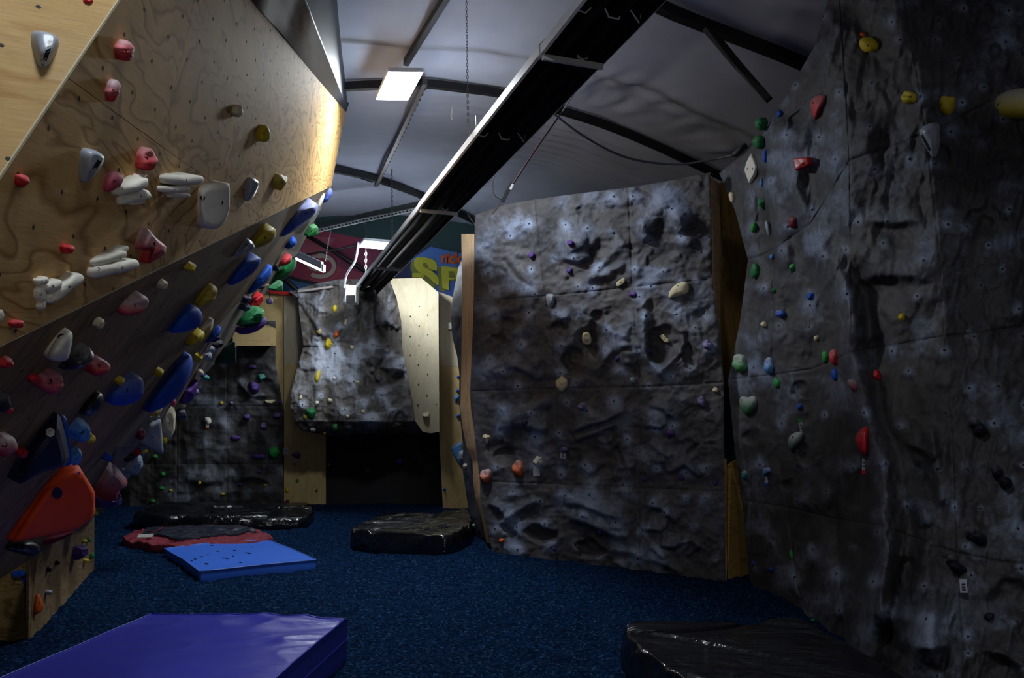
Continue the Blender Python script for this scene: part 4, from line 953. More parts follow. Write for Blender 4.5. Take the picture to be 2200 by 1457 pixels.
lamp([nc - u - v, nc + u - v, nc + u + v, nc - u + v], .05, P_BACK_FILL, 'unseen added fill lamp panel under the roof behind the camera position')  # unseen lamp behind the camera, added as fill for the dark overhang
# added warm fill light behind the camera; no doorway is modelled there
dw = bpy.data.lights.new('rear_fill_light', 'AREA'); dw.shape = 'RECTANGLE'; dw.size = 1.1; dw.size_y = 2.0; dw.energy = P_REAR_FILL; dw.color = (1.0, .93, .85)
o = bpy.data.objects.new('rear_fill_light', dw); COL.objects.link(o); o.location = (2.6, -2.9, 1.1); o.rotation_euler = (math.pi / 2, 0, math.radians(28))
ld = bpy.data.lights.new('lamp_light', 'POINT'); ld.energy = P_TUBE; ld.color = LAMPCOL; ld.shadow_soft_size = .1
o = bpy.data.objects.new('lamp_light', ld); COL.objects.link(o); o.parent = tl; o.location = (0, 0, -.1)

# ================================================================ MATS AND PADS ON THE FLOOR
def vinyl(name, col, rough, bump=.4, sc1=9, dist=.02, spec=.5):
    m, nt, b = newmat(name); b.inputs['Base Color'].default_value = (*col, 1); b.inputs['Roughness'].default_value = rough; b.inputs['Specular IOR Level'].default_value = spec
    tc = N(nt, 'ShaderNodeTexCoord'); n1 = N(nt, 'ShaderNodeTexNoise'); n1.inputs['Scale'].default_value = sc1; n1.inputs['Detail'].default_value = 5; n1.inputs['Distortion'].default_value = 1.2
    mp = N(nt, 'ShaderNodeMapping'); mp.inputs['Scale'].default_value = (1, 2.2, 1); mp.inputs['Rotation'].default_value = (0, 0, .5); L(nt, tc, 'Object', mp, 'Vector'); L(nt, mp, 'Vector', n1, 'Vector')
    bp = N(nt, 'ShaderNodeBump'); bp.inputs['Strength'].default_value = bump; bp.inputs['Distance'].default_value = dist; L(nt, n1, 'Fac', bp, 'Height'); L(nt, bp, 'Normal', b, 'Normal')
    MATS[name] = m; return m
def polypad(name, px, h, mat, wr, label, cat='crash pad', nr=46, na=220, parent=None, zbase=-.03, rnd=.05, world=None, edge=.0, smoothcorn=2):
    P = np.array(world) if world is not None else np.array([gnd(x, y, h) for x, y in px])
    P = P[:, :2]; c = P.mean(0)
    Q = P
    for _ in range(smoothcorn):
        nx = np.roll(Q, -1, 0); Q = np.stack([Q * .85 + nx * .15, Q * .15 + nx * .85], 1).reshape(-1, 2)
    seg = np.linalg.norm(np.roll(Q, -1, 0) - Q, axis=1); cum = np.concatenate([[0], np.cumsum(seg)]); Qc = np.vstack([Q, Q[:1]])
    s = np.linspace(0, cum[-1], na, endpoint=False)
    O = np.stack([np.interp(s, cum, Qc[:, 0]), np.interp(s, cum, Qc[:, 1])], -1)
    rr = np.concatenate([np.linspace(0.02, .9, nr - 8), np.linspace(.92, 1, 8)])
    V = [np.array([c[0], c[1], h])[None]]
    for r_ in rr:
        xy = c + (O - c) * r_
        z = np.full(na, h) - edge * np.clip((r_ - .9) / .1, 0, 1) ** 2
        V.append(np.column_stack([xy, z]))
    V = [V[0]] + [np.column_stack([v[:, :2], v[:, 2] + wr(v[:, 0], v[:, 1]) * (1 if i < nr - 0 else 1)]) for i, v in enumerate(V[1:])]
    top = V[-1]; sidez = [.93, .8, .55, .3, .1]
    for q in sidez:
        b_ = 1 + rnd * (1 - (2 * q - 1) ** 2) * .6
        xy = c + (O - c) * 1.0 + (O - c) / np.linalg.norm(O - c, axis=1)[:, None] * rnd * (1 - (2 * q - 1) ** 2) * h
        fold = .25 * h * (ridge(s * 3 + q * 1.5, s * 0 + q * 2, 3, 2) - .5) if rnd > .0 else np.zeros(na)
        xy = xy + (O - c) / np.linalg.norm(O - c, axis=1)[:, None] * (np.asarray(fold)[:, None] * (rnd > .04))
        V.append(np.column_stack([xy, zbase + (top[:, 2] - zbase) * q]))
    V.append(np.column_stack([c + (O - c) * 1.0, np.full(na, zbase)]))
    k = len(V) - 1; V = np.vstack(V); Fq = []
    for j in range(na): Fq.append([0, 1 + j, 1 + (j + 1) % na])
    for i in range(k - 1):
        a = 1 + i * na
        for j in range(na): Fq.append([a + j, a + na + j, a + na + (j + 1) % na, a + (j + 1) % na])
    Fq.append([1 + (k - 1) * na + j for j in range(na)])
    o = mobj(name, V, Fq, mat, parent)
    if label: tag(o, label, cat)
    return o, O, c
# purple-blue crash mat in the foreground
vp = vinyl('vinyl_violet_blue', (.05, .055, .52), .3, .25, 5, .012, .55)
fl_, fr_ = gnd(325, 1320, .27), gnd(748, 1327, .27); nl = gnd(2, 1457, .27); nr_ = gnd(592, 1457, .27)
nl = fl_ + (nl - fl_) * 1.5; nr_ = fr_ + (nr_ - fr_) * 2.2
print('mat', fl_, fr_, nl, nr_)
cmroot = thing('crash_mat', (fl_ + fr_ + nl + nr_) / 4 * [1, 1, 0], 'big violet-blue vinyl crash mat with creased top in the foreground', 'crash mat')
def wrP(x, y):
    d = (x - fr_[0]) ** 2 + (y - fr_[1]) ** 2
    a = np.exp(-d / 1.2)
    return .040 * a * (ridge(x * 1.7 + y * .8, y * 3.2 - x, 12, 2) - .5) * 2 + .006 * (fbm(x * 1.4, y * 1.4, 5, 3) - .5) + .01 * np.exp(-((x - fr_[0] + .9 - (y - fr_[1]) * .9) / .05) ** 2) * a
sq = lambda a, b_, n: [a + (b_ - a) * k / n for k in range(n)]
W4 = np.array([fl_, fr_, nr_, nl])
o, O, cc = polypad('cover', None, .27, vp, wrP, None, parent=cmroot, world=W4, rnd=.02, smoothcorn=0, nr=70, na=300)
def pipe(a, b_, z, r=.007): tube('piping', [np.array([*(cc + (q[:2] - cc) * 1.004), z + (float(wrP(q[0], q[1])) if z > .2 else 0)]) for q in [a + (b_ - a) * k / 24 for k in range(25)]], r, vp, cmroot, n=6)
pipe(fl_, fr_, .27); pipe(fr_, nr_, .27); pipe(fl_, nl, .27); pipe(fr_, nr_, .13); pipe(fl_, fr_, .13)
# small bright blue mat
vb = vinyl('vinyl_blue', (.06, .22, 1.0), .3, .2, 6, .01, .5)
bm = [(353, 1180), (450, 1168), (571, 1159), (628, 1180), (679, 1202), (560, 1214), (429, 1226), (390, 1200)]
def wrB(x, y): return .02 * (fbm(x * 1.3, y * 1.3, 25, 2) - .5) + .016 * np.exp(-((x + 2.2) ** 2 + (y - 9.6) ** 2) / .25) * (ridge(x * 5 + y * 4, y * 2, 9, 2) - .5)
B4 = np.array([gnd(x, y, .10) for x, y in bm])
br_ = thing('gym_mat', B4.mean(0) * [1, 1, 0], 'thin bright blue gym mat lying slightly buckled on the floor', 'mat')
o, O, cc2 = polypad('cover', None, .10, vb, wrB, None, parent=br_, world=B4, rnd=.03, smoothcorn=0)
for i in range(8):
    a, b_ = B4[i], B4[(i + 1) % 8]
    tube('piping', [np.array([q[0], q[1], .10 + float(wrB(q[0], q[1]))]) for q in [a + (b_ - a) * k / 6 for k in range(7)]], .008, flat('piping_pale_blue', (.10, .24, .75), .4), br_, n=6)
rs = random.Random(3)
ps_ = []
for k in range(16):
    x, y = rs.uniform(410, 560), rs.uniform(1172, 1212); q = gnd(x, y, .10); q[2] = .103 + float(wrB(q[0], q[1])); ps_.append(boxv(q, (1, 0, 0), (0, 1, 0), (0, 0, 1), rs.uniform(.008, .02), .012, .004))
V, Fq = merge(ps_); o = mobj('rubber_crumbs', V, Fq, flat('crumb', (.01, .015, .03), .8), br_, smooth=False); o['kind'] = 'stuff'
# maroon and black pad
red = vinyl('maroon_cloth', (.26, .03, .05), .6, .9, 14, .03, .3); dk = vinyl('dark_cloth', (.022, .026, .045), .42, .6, 8, .03, .4)
rpx = [(258, 1157), (300, 1137), (379, 1129), (521, 1131), (592, 1153), (558, 1168), (440, 1174), (379, 1178), (320, 1173)]
R9 = np.array([gnd(x, y, .09) for x, y in rpx]); rr_ = thing('crash_pad', R9.mean(0) * [1, 1, 0], 'rumpled maroon and black crash pad lying behind the blue mat', 'crash pad')
wrR = lambda x, y: .07 * (ridge(x * 1.4, y * 2.4, 33, 3) - .5) + .05 * (ridge(x * 4.5, y * 6, 36, 2) - .5)
polypad('cover', None, .08, red, wrR, None, parent=rr_, world=R9, rnd=.08)
ip = [(300, 1148), (330, 1136), (400, 1131), (510, 1133), (560, 1146), (470, 1153), (385, 1166), (350, 1156)]
I8 = np.array([gnd(x, y, .10) for x, y in ip]); polypad('top_panel', None, .112, dk, wrR, None, parent=rr_, world=I8, rnd=.0, zbase=.05)
tube('cord', [np.array([*gnd(x, y, .12)[:2], .13 + float(wrR(*gnd(x, y, .12)[:2]))]) for x, y in ((318, 1142), (335, 1145), (347, 1141), (345, 1139))], .008, red, rr_)
lp = gnd(312, 1160, .1); o = box('label_patch', lp + [0, 0, .05], (1, .2, 0), (-.2, 1, .3), (0, -.3, 1), .09, .05, .008, flat('patch_white', (.5, .48, .45), .6, bump=.6), rr_)
# black plastic covered pads
bag = vinyl('black_plastic', (.006, .007, .010), .13, .5, 2.6, .10, .9)
def fold(seed, a, b_, f=1.0):
    def fn(x, y):
        u = x * .8 + y * .5; v = y * .9 - x * .45
        c1 = np.abs(vn(u * 1.2 * f, v * 2.6 * f, seed) - .5); c2 = np.abs(vn(u * 3.3 * f + v, v * 1.3 * f, seed + 5) - .5)
        return -a * .5 + a * fbm(x * .9, y * .9, seed, 2) - a * .55 * np.exp(-(c1 / .05) ** 2) + b_ * .8 * np.exp(-(c2 / .07) ** 2)
    return fn
polypad('plastic_covered_pad', [(288, 1104), (315, 1092), (365, 1082), (480, 1080), (600, 1078), (664, 1082), (672, 1094), (655, 1106), (590, 1108), (450, 1112), (330, 1112)], .22, bag, fold(41, .13, .03), 'low pad wrapped in shiny black plastic at the foot of the back left rock wall', 'crash pad', rnd=.16)
polypad('plastic_covered_pad', [(750, 1140), (785, 1118), (832, 1097), (920, 1100), (1002, 1093), (1014, 1112), (1006, 1130), (985, 1142), (960, 1150), (860, 1146)], .26, bag, fold(47, .10, .03), 'boxy pad wrapped in shiny black plastic before the narrow timber board', 'crash pad', rnd=.06)
bagD = vinyl('black_plastic_near', (.006, .006, .009), .17, .5, 2.0, .12, .8)
polypad('plastic_covered_pad', [(1346, 1338), (1430, 1336), (1560, 1343), (1705, 1332), (1790, 1372), (1890, 1425), (2020, 1500), (1850, 1640), (1600, 1545), (1485, 1460), (1385, 1392), (1352, 1365)], .30, bagD, fold(53, .08, .02, .9), 'large pad wrapped in black plastic at the bottom right corner by the dark rock wall', 'crash pad', rnd=.12, nr=80, na=320)
# ================================================================ CLIMBING HOLDS
def circ(n=14, sx=1, sy=1, p=2.0):
    out = []
    for k in range(n):
        a = 2 * math.pi * k / n; c, s = math.cos(a), math.sin(a)
        out.append((sx * abs(c) ** (2 / p) * (1 if c > 0 else -1), sy * abs(s) ** (2 / p) * (1 if s > 0 else -1)))
    return out
SHP = {
 'ball': (circ(), 'dome', .75), 'oval': (circ(), 'dome', .6), 'pill': (circ(20, p=4), 'dome', .7),
 'tri': ([(-.9, -.75), (-.1, -1), (.85, -.8), (1, -.35), (.35, .75), (0, 1), (-.4, .6), (-1, -.3)], 'cone', .75),
 'chip': ([(-.9, -.3), (-.2, -1), (.8, -.8), (1, .1), (.5, .9), (-.4, 1), (-1, .5)], 'facet', .6),
 'jug': ([(-1, -.2), (-.6, -.9), (.1, -1), (.8, -.7), (1, .1), (.6, .9), (0, 1), (-.7, .7)], 'jug', .8),
 'box': ([(-1, -.85), (1, -1), (.95, .8), (-.9, 1)], 'flat', .8),
 'crimp': ([(-1, -.6), (1, -.8), (.9, .3), (.2, 1), (-.8, .7)], 'flat', .6),
 'wedge': ([(-.8, -.95), (0, -1), (.95, -.7), (.85, -.1), (.1, .75), (-.4, 1), (-.8, .7), (-1, -.4)], 'skew', .7),
}
def interp_closed(P, n, corner):
    Q = np.array(P, float)
    if not corner:
        for _ in range(2): nx = np.roll(Q, -1, 0); Q = np.stack([Q * .75 + nx * .25, Q * .25 + nx * .75], 1).reshape(-1, 2)
    else:
        nx = np.roll(Q, -1, 0); Q = np.stack([Q * .94 + nx * .06, Q * .06 + nx * .94], 1).reshape(-1, 2)
    if len(Q) >= n and not corner: pass
    seg = np.linalg.norm(np.roll(Q, -1, 0) - Q, axis=1); cum = np.concatenate([[0], np.cumsum(seg)]); Qc = np.vstack([Q, Q[:1]])
    s = np.linspace(0, cum[-1], n, endpoint=False)
    return np.stack([np.interp(s, cum, Qc[:, 0]), np.interp(s, cum, Qc[:, 1])], -1)
HOLDN = 0
LABELS = {}
def wallframe(cx, cy, w_, h_):
    pts = []
    for dx, dy in ((0, 0), (-.7, 0), (.7, 0), (0, -.7), (0, .7)):
        r_ = surfhit(cx + dx * w_ / 2, cy + dy * h_ / 2)
        pts.append(r_)
    c = pts[0]
    if c is None: return None
    p, n = c; good = [q for q in pts[1:] if q is not None and np.linalg.norm(q[0] - p) < .35]
    if len(good) >= 3:
        nn = sum(q[1] for q in good) + n; n = nn / np.linalg.norm(nn)
    v = CAM - p; v /= np.linalg.norm(v)
    return p, n, v
def rimx(y): return float(np.interp(y, [403, 452, 542, 704, 777, 850, 960], [716, 688, 641, 512, 464, 400, 325]))
def hold(x, y, w_, h_, ang=0, shape='ball', col='red', chalk=.3, label='', H=None, poly=None, parent=None, name='climbing_hold', apex=None, gloss=False, prof=None, bolt=None, ribs=0, cat='climbing hold', group=None, fr=None, fx=None, corner=None, n=None, bolts=None):
    global HOLDN
    HOLDN += 1
    if poly is not None:
        P = np.array(poly, float); x, y = (P.min(0) + P.max(0)) / 2; w_, h_ = P.max(0) - P.min(0); pr_, hf_ = 'dome', .5; 
        P = (P - [x, y])
    else:
        base, pr_, hf_ = SHP[shape]; P = np.array(base) * [w_ / 2, h_ / 2]
        a = math.radians(ang); P = P @ np.array([[math.cos(a), math.sin(a)], [-math.sin(a), math.cos(a)]])
    if prof: pr_ = prof
    if corner is None: corner = pr_ in ('flat', 'facet', 'cone', 'skew') or shape == 'box'
    if fx is None and x < 720 and y < 1000:
        rx = rimx(y)
        if rx - 4 < x < rx + 45 and not any(q in label for q in ('back left', 'boarding', 'ledge', 'rock', 'rim of the hollow')): fx = (rx - 9, y)
    fr = fr or (wallframe(fx[0], fx[1], 12, 12) if fx else wallframe(x, y, w_, h_))
    if fx and fr:
        p_, n_, v_ = fr
        if n_ @ v_ < .5: n_ = n_ + v_ * (.5 - n_ @ v_); n_ /= np.linalg.norm(n_)
        fr = (p_, n_, v_)
    if fr is None: print('NO SURFACE', x, y, label); return None
    p, nn, v = fr
    if abs(p[0]) > 50: print('BAD', label)
    dist = float(np.dot(p - CAM, rays(x, y)) / np.linalg.norm(rays(x, y)))
    pxm = dist / F
    n = n or (34 if max(w_, h_) > 40 else 24 if max(w_, h_) > 16 else 16)
    O = interp_closed(P, n, corner)
    if poly is None and max(w_, h_) > 9: O = O * (1 + .07 * np.sin(3 * np.arctan2(O[:, 1], O[:, 0]) + HOLDN) + .05 * np.sin(5 * np.arctan2(O[:, 1], O[:, 0]) + HOLDN * 2.3))[:, None] * (1 if shape != 'pill' else 1)
    if H is None: H = hf_ * min(w_, h_) * pxm
    wn = .15 if (poly is not None and max(w_, h_) > 50) else .35 if poly is not None else .5
    D = nn * wn + v * (1 - wn); D /= np.linalg.norm(D)
    n0 = nn / np.linalg.norm(nn); p0 = p; steep = n0 @ v < .5
    if steep:
        # holds on a steeply receding face: the body stands off the wall on a skirt that drops square to the face
        nn = n0 + v * (.62 - n0 @ v); nn /= np.linalg.norm(nn)
        for k_ in range(90):
            p = p0 + v * .008 * k_; pl = Plane(p, p + frame(nn)[1], p + frame(nn)[2])
            if ((pl.hit(O[:, 0] + x, O[:, 1] + y) - p0) @ n0).min() > .004: break
        D = nn * wn + v * (1 - wn); D /= np.linalg.norm(D); H = H * .75
    pl = Plane(p, p + frame(nn)[1], p + frame(nn)[2])
    rs = [1.0, 1.0, .96, .86, .70, .5, .28, .1] if max(w_, h_) > 14 else [1.0, 1.0, .9, .65, .3]
    ap = np.array(apex if apex is not None else {'cone': (.1, -.15), 'skew': (.25, -.45), 'jug': (0, -.1), 'facet': (.15, .15)}.get(pr_, (0, 0)), float) * [w_ / 2, h_ / 2]
    rnd = np.random.RandomState(HOLDN)
    ph = rnd.rand() * 6
    V = []; CH = []
    for i, r_ in enumerate(rs + [0]):
        Q = O * r_ + ap * (1 - r_) if r_ > 0 else ap[None]
        q = pl.hit(Q[:, 0] + x, Q[:, 1] + y)
        dd = q - p; ln = np.linalg.norm(dd, axis=1); lim = 3.2 * max(w_, h_) * pxm
        q = p + dd * np.minimum(1, lim / np.maximum(ln, 1e-6))[:, None]
        th = np.arctan2(Q[:, 1], Q[:, 0])
        if pr_ == 'dome': hh = (1 - r_ ** 2.3) ** .55
        elif pr_ == 'flat': hh = min(1, (1 - r_) / .14) * (1 - .08 * r_)
        elif pr_ == 'cone': hh = (1 - r_) ** .85
        elif pr_ == 'skew': hh = min(1, (1 - r_) / .45)
        elif pr_ == 'facet': hh = min(1, (1 - r_) / .4)
        elif pr_ == 'jug': hh = (1 - r_ ** 2.3) ** .55
        else: hh = (1 - r_ ** 2) ** .5
        hh = hh * (1 + .07 * np.sin(2 * th + ph) * (1 - r_) * 2 * r_)
        if pr_ == 'jug':
            dy = (Q[:, 1] / (h_ / 2) + .35) / .38; dx = Q[:, 0] / (w_ / 2) / .6
            hh = hh - .5 * np.exp(-dx ** 2 - dy ** 2)
        if ribs: hh = hh + .07 * np.sin(Q[:, 1] / h_ * 2 * math.pi * ribs + .6 * np.cos(Q[:, 0] / w_ * 3)) * (r_ < .97)
        hh = np.broadcast_to(hh, (len(Q),)) * H
        if i == 0: hh = np.full(len(Q), -min(.03, H * .5 + .008))
        if i == 0 and steep: V.append(q - n0 * (((q - p0) @ n0) + .012)[:, None])
        else: V.append(q + D * hh[:, None])
        CH.append(np.clip(chalk * (1.25 - 1.5 * (Q[:, 1] / h_ + .5)) + chalk * .35, 0, 1))
    V = np.vstack(V); CH = np.concatenate(CH); m = len(rs); Fq = []
    for i in range(m - 1):
        for j in range(n): Fq.append([i * n + j, i * n + (j + 1) % n, (i + 1) * n + (j + 1) % n, (i + 1) * n + j])
    for j in range(n): Fq.append([(m - 1) * n + j, (m - 1) * n + (j + 1) % n, m * n])
    Fq.append(list(range(n))[::-1])
    big = max(w_, h_)
    sm = not (pr_ in ('facet', 'cone') and big > 12)
    o = mobj(name, V, Fq, holdmat(col, gloss), parent, smooth=sm, attr=CH, org=None if parent is not None else p)
    if parent is None:
        if label in LABELS: print('DUP LABEL', label)
        LABELS[label] = 1
        tag(o, label, cat, group)
    root = o
    bs = bolts if bolts is not None else ([bolt] if bolt else ([(ap[0] / (w_ / 2) * .8, ap[1] / (h_ / 2) * .8)] if (w_ * h_ > 420 and bolt is not False) else []))
    if bs:
        tree = BVHTree.FromPolygons(V.tolist(), Fq)
        for bx_, by_ in bs:
            d = rays(x + bx_ * w_ / 2, y + by_ * h_ / 2); hit = tree.ray_cast(Vector(CAM.tolist()), Vector(d.tolist()))
            if hit[0] is None: continue
            q = np.array(hit[0]); nb = np.array(hit[1]); nb = nb if nb @ v > 0 else -nb; nb = nb * .5 + v * .5; nb /= np.linalg.norm(nb)
            _, s, t = frame(nb); r_ = min(.011, .09 * min(w_, h_) * pxm)
            ring_ = [(math.cos(k * math.pi / 4), math.sin(k * math.pi / 4)) for k in range(8)]
            vv = [q - nb * .012 + (s * a + t * b_) * r_ for a, b_ in ring_] + [q + nb * .0015 + (s * a + t * b_) * r_ for a, b_ in ring_] + [q - nb * .002 + (s * a + t * b_) * r_ * .55 for a, b_ in ring_]
            ff = [[k, (k + 1) % 8, 8 + (k + 1) % 8, 8 + k] for k in range(8)] + [[8 + k, 8 + (k + 1) % 8, 16 + (k + 1) % 8, 16 + k] for k in range(8)] + [[16 + k for k in range(8)]]
            mobj('bolt', np.array(vv), ff, flat('bolt_dark', (.03, .03, .035), .4, .6), root, smooth=False)
    o2 = o; META[o.name] = (V, Fq, v); return o
META = {}
def drape(name, target, root, quadstrips, mat, lift=.003):
    """flat marking laid over a hold: list of px quads"""
    V0, F0, v = META[target.name]; tree = BVHTree.FromPolygons(V0.tolist(), F0); V = []; Fq = []
    for poly in quadstrips:
        k = len(V); ok_ = True; pts = []
        for x, y in poly:
            h = tree.ray_cast(Vector(CAM.tolist()), Vector(rays(x, y).tolist()))
            if h[0] is None: ok_ = False; break
            pts.append(np.array(h[0]) + v * lift)
        if not ok_: continue
        V += pts + [q - v * (lift * .8) for q in pts]; m = len(pts)
        Fq.append([k + i for i in range(m)]); Fq += [[k + i, k + (i + 1) % m, k + m + (i + 1) % m, k + m + i] for i in range(m)]
    if V: return mobj(name, np.array(V), Fq, mat, root, smooth=False)
markblk = flat('marking_black', (.008, .009, .014), .4); markwht = flat('marking_white', (.9, .92, .95), .4)
def arrow(o, a, b_, wd, head):
    a = np.array(a, float); b_ = np.array(b_, float); d = (b_ - a) / np.linalg.norm(b_ - a); s = np.array([-d[1], d[0]]) * wd / 2; Lh = head; e = b_ - d * Lh
    qs = []; n = 6
    for k in range(n):
        p0 = a + (e - a) * k / n; p1 = a + (e - a) * (k + 1) / n; qs.append([p0 - s, p0 + s, p1 + s, p1 - s])
    qs.append([e - s * 2, e + s * 2, b_])
    drape('arrow', o, o, qs, markblk)
def lobes(label, specs, col='white', chalk=.0, loc=None):
    """one moulded hold of several rounded bars"""
    x, y = specs[0][0], specs[0][1]; p, nn, v = wallframe(x, y, 30, 30)
    r_ = thing('climbing_hold', p, label, 'climbing hold'); LABELS[label] = 1
    for s in specs:
        kw = dict(s[6]) if len(s) > 6 else {}
        hold(s[0], s[1], s[2], s[3], s[4], s[5], col, chalk, '', parent=r_, name='lobe', **kw)
    return r_
def tagstrip(px, label, endcol='white', marks=2, off=.02, endfrac=.25):
    c = np.mean(px, axis=0); fr = wallframe(c[0], c[1], 10, 10)
    if fr is None: return
    p, n, v = fr; pl = Plane(p + v * off, p + v * off + frame(v)[1], p + v * off + frame(v)[2])
    r_ = thing('route_tag', p, label, 'tag'); px = np.array(px, float)
    q = [pl.hit(*a) for a in px]; polypanel('paper', q, v, .002, flat('tag_paper', (.42, .45, .52), .7), r_, udir=(0, 0, 1), bvh=False, gap=0)
    a, b_, c_, d_ = px
    if endfrac:
        e = [d_ + (a - d_) * endfrac, c_ + (b_ - c_) * endfrac, c_, d_]
        polypanel('tape_end', [pl.hit(*z) + v * .003 for z in e], v, .002, holdmat(endcol), r_, udir=(0, 0, 1), bvh=False, gap=0)
    for k in range(marks):
        t = .25 + .45 * k / max(1, marks); m0 = a + (d_ - a) * t; m1 = b_ + (c_ - b_) * t; w1 = m0 + (m1 - m0) * .25; w2 = m0 + (m1 - m0) * .75; dn = (d_ - a) * .09
        polypanel('ink_mark', [pl.hit(*z) + v * .004 for z in (w1, w2, w2 + dn, w1 + dn)], v, .001, markblk, r_, udir=(0, 0, 1), bvh=False, gap=0)
LABELS_T = []

# ---- plywood wall: special holds
G1 = hold(0, 0, 0, 0, col='grey', chalk=.15, poly=[(66, 66), (84, 65), (110, 71), (128, 82), (126, 104), (110, 136), (96, 149), (82, 147), (73, 122), (66, 95)], prof='skew', corner=False, gloss=True, H=.07, bolt=False, label='grey wedge hold with black arrow on the pale upper left plywood panel')
arrow(G1, (110, 88), (92, 142), 9, 13)
G2 = hold(0, 0, 0, 0, col='grey', chalk=.15, poly=[(177, 320), (190, 318), (208, 324), (226, 336), (222, 352), (205, 378), (186, 394), (178, 390), (173, 360)], prof='skew', corner=False, gloss=True, H=.07, bolt=False, label='grey wedge hold with black arrow just above the pink oblong hold')
arrow(G2, (214, 345), (187, 388), 9, 12)
G3 = hold(0, 0, 0, 0, col='grey', chalk=.15, poly=[(532, 382), (545, 381), (558, 392), (555, 403), (546, 423), (533, 434), (527, 430), (529, 400)], prof='skew', corner=False, gloss=True, H=.07, bolt=False, label='small grey wedge hold between the white shield hold and the faceted yellow hold')
arrow(G3, (551, 402), (537, 428), 6, 8)
W1 = hold(0, 0, 0, 0, col='white', chalk=0, poly=[(427, 408), (440, 398), (465, 396), (493, 393), (494, 410), (493, 450), (484, 478), (466, 492), (450, 493), (434, 484), (428, 450)], prof='flat', corner=True, H=.07, bolts=[(-.72, -.35), (.45, -.15)], apex=(.05, 0), label='large off-white shield shaped hold in the middle of the worn plywood')
lobes('off-white hold of stacked rounded bars beside the pink oblong hold', [(284, 402, 78, 24, -17, 'pill', dict(bolts=[(-.55, .3)])), (289, 422, 72, 24, -12, 'pill', dict(bolts=[(.35, 0)])), (300, 384, 36, 18, -12, 'tri', {}), (296, 435, 34, 8, -10, 'pill', {})])
lobes('off-white hold of three stacked bars left of the large shield hold', [(388, 387, 93, 22, 1, 'pill', dict(bolts=[(.25, 0)])), (376, 407, 68, 15, 0, 'pill', {}), (386, 420, 50, 10, 0, 'pill', {})])
lobes('off-white hold of three slanted tapering bars above the plywood crease', [(245, 576, 112, 26, -12, 'pill', dict(bolts=[(-.6, .1), (.3, 0)])), (236, 555, 80, 17, -17, 'pill', dict(bolts=[(.55, 0)])), (251, 540, 54, 13, -20, 'pill', {})])
lobes('off-white space shuttle shaped hold near the left edge', [(140, 616, 86, 27, -38, 'pill', dict(bolts=[(.2, 0)])), (112, 615, 44, 26, -20, 'oval', {}), (86, 630, 22, 38, -12, 'chip', {}), (90, 604, 30, 16, -12, 'pill', {}), (90, 655, 16, 24, 20, 'chip', {}), (109, 641, 26, 24, 0, 'ball', {})], chalk=.0)
hold(0, 0, 0, 0, col='red', chalk=.75, poly=[(308, 493), (318, 490), (334, 510), (358, 530), (356, 544), (338, 557), (320, 567), (317, 560), (325, 540), (314, 534), (293, 535), (292, 526)], prof='facet', H=.09, apex=(.15, -.1), label='angular red hold with chalk white face below the stacked white bars')
BIG = hold(0, 0, 0, 0, col='navy', chalk=.0, poly=[(122, 888), (131, 896), (143, 945), (150, 985), (140, 1003), (92, 1015), (60, 1032), (44, 1043), (37, 1030), (40, 1000), (60, 958), (95, 912)], prof='facet', H=.16, apex=(.1, .25), bolt=False, label='big dark navy pyramid hold carrying a small white emblem')
def hexq(cx, cy, r_, f): return [(cx + r_ * f * math.cos(math.radians(a)), cy + r_ * math.sin(math.radians(a))) for a in (-90, -30, 30, 90, 150, 210)]
ho, hi = hexq(108, 929, 10.5, 1.0), hexq(108, 929, 6.2, 1.0)
drape('emblem', BIG, BIG, [[ho[i], ho[(i + 1) % 6], hi[(i + 1) % 6], hi[i]] for i in (1, 2, 4, 5)] + [[(108, 918.5), (117, 924), (112, 927), (105, 922)], [(108, 939.5), (99, 934), (104, 931), (111, 936)], [(105, 924), (109, 926), (106, 933), (102, 931)], [(110, 925), (114, 928), (111, 935), (107, 932)]], markwht, lift=.006)
hold(0, 0, 0, 0, col='blue', chalk=.2, poly=[(132, 893), (142, 895), (154, 985), (152, 1000), (140, 1003), (143, 960)], prof='flat', H=.05, bolt=False, label='slim blue-grey side plate on the right of the big navy hold')
RV = hold(0, 0, 0, 0, col='rust', chalk=.0, poly=[(168, 998), (205, 1058), (203, 1110), (165, 1140), (110, 1150), (20, 1168), (45, 1125), (95, 1050), (150, 1008)], prof='flat', H=.14, apex=(.2, 0), bolt=False, label='large red-orange wedge volume with dark round hole at the foot of the overhang')
drape('hole', RV, RV, [[(123 + 11 * math.cos(a), 1060 + 13 * math.sin(a)) for a in [k * math.pi / 6 for k in range(12)]]], markblk, lift=.02)
drape('tape', RV, RV, [[(168, 1012), (176, 1004), (179, 1008), (172, 1020)], [(170, 1014), (176, 1020), (172, 1022), (166, 1016)]], holdmat('blue'))
hold(0, 0, 0, 0, col='red', chalk=.8, poly=[(238, 994), (262, 1016), (275, 1034), (272, 1046), (258, 1052), (250, 1076), (235, 1078), (215, 1072), (203, 1062), (205, 1035), (222, 1012)], prof='facet', H=.16, label='red volume with chalked pale top beside the large red-orange wedge')
hold(0, 0, 0, 0, col='purple', chalk=.3, poly=[(203, 1066), (225, 1060), (250, 1076), (262, 1068), (262, 1084), (230, 1092), (203, 1090)], prof='facet', H=.15, label='dull purple volume under the chalked red volume')
hold(0, 0, 0, 0, col='dark', chalk=.1, poly=[(6, 1180), (20, 1170), (60, 1160), (86, 1172), (88, 1188), (66, 1196), (40, 1190)], gloss=True, H=.12, label='glossy black rounded hold between the red-orange wedge and the kicker box')
hold(0, 0, 0, 0, col='maroon', chalk=.0, poly=[(86, 1158), (140, 1146), (160, 1138), (162, 1144), (120, 1166), (90, 1174)], H=.06, bolt=False, label='dark red underside piece below the large red-orange wedge')
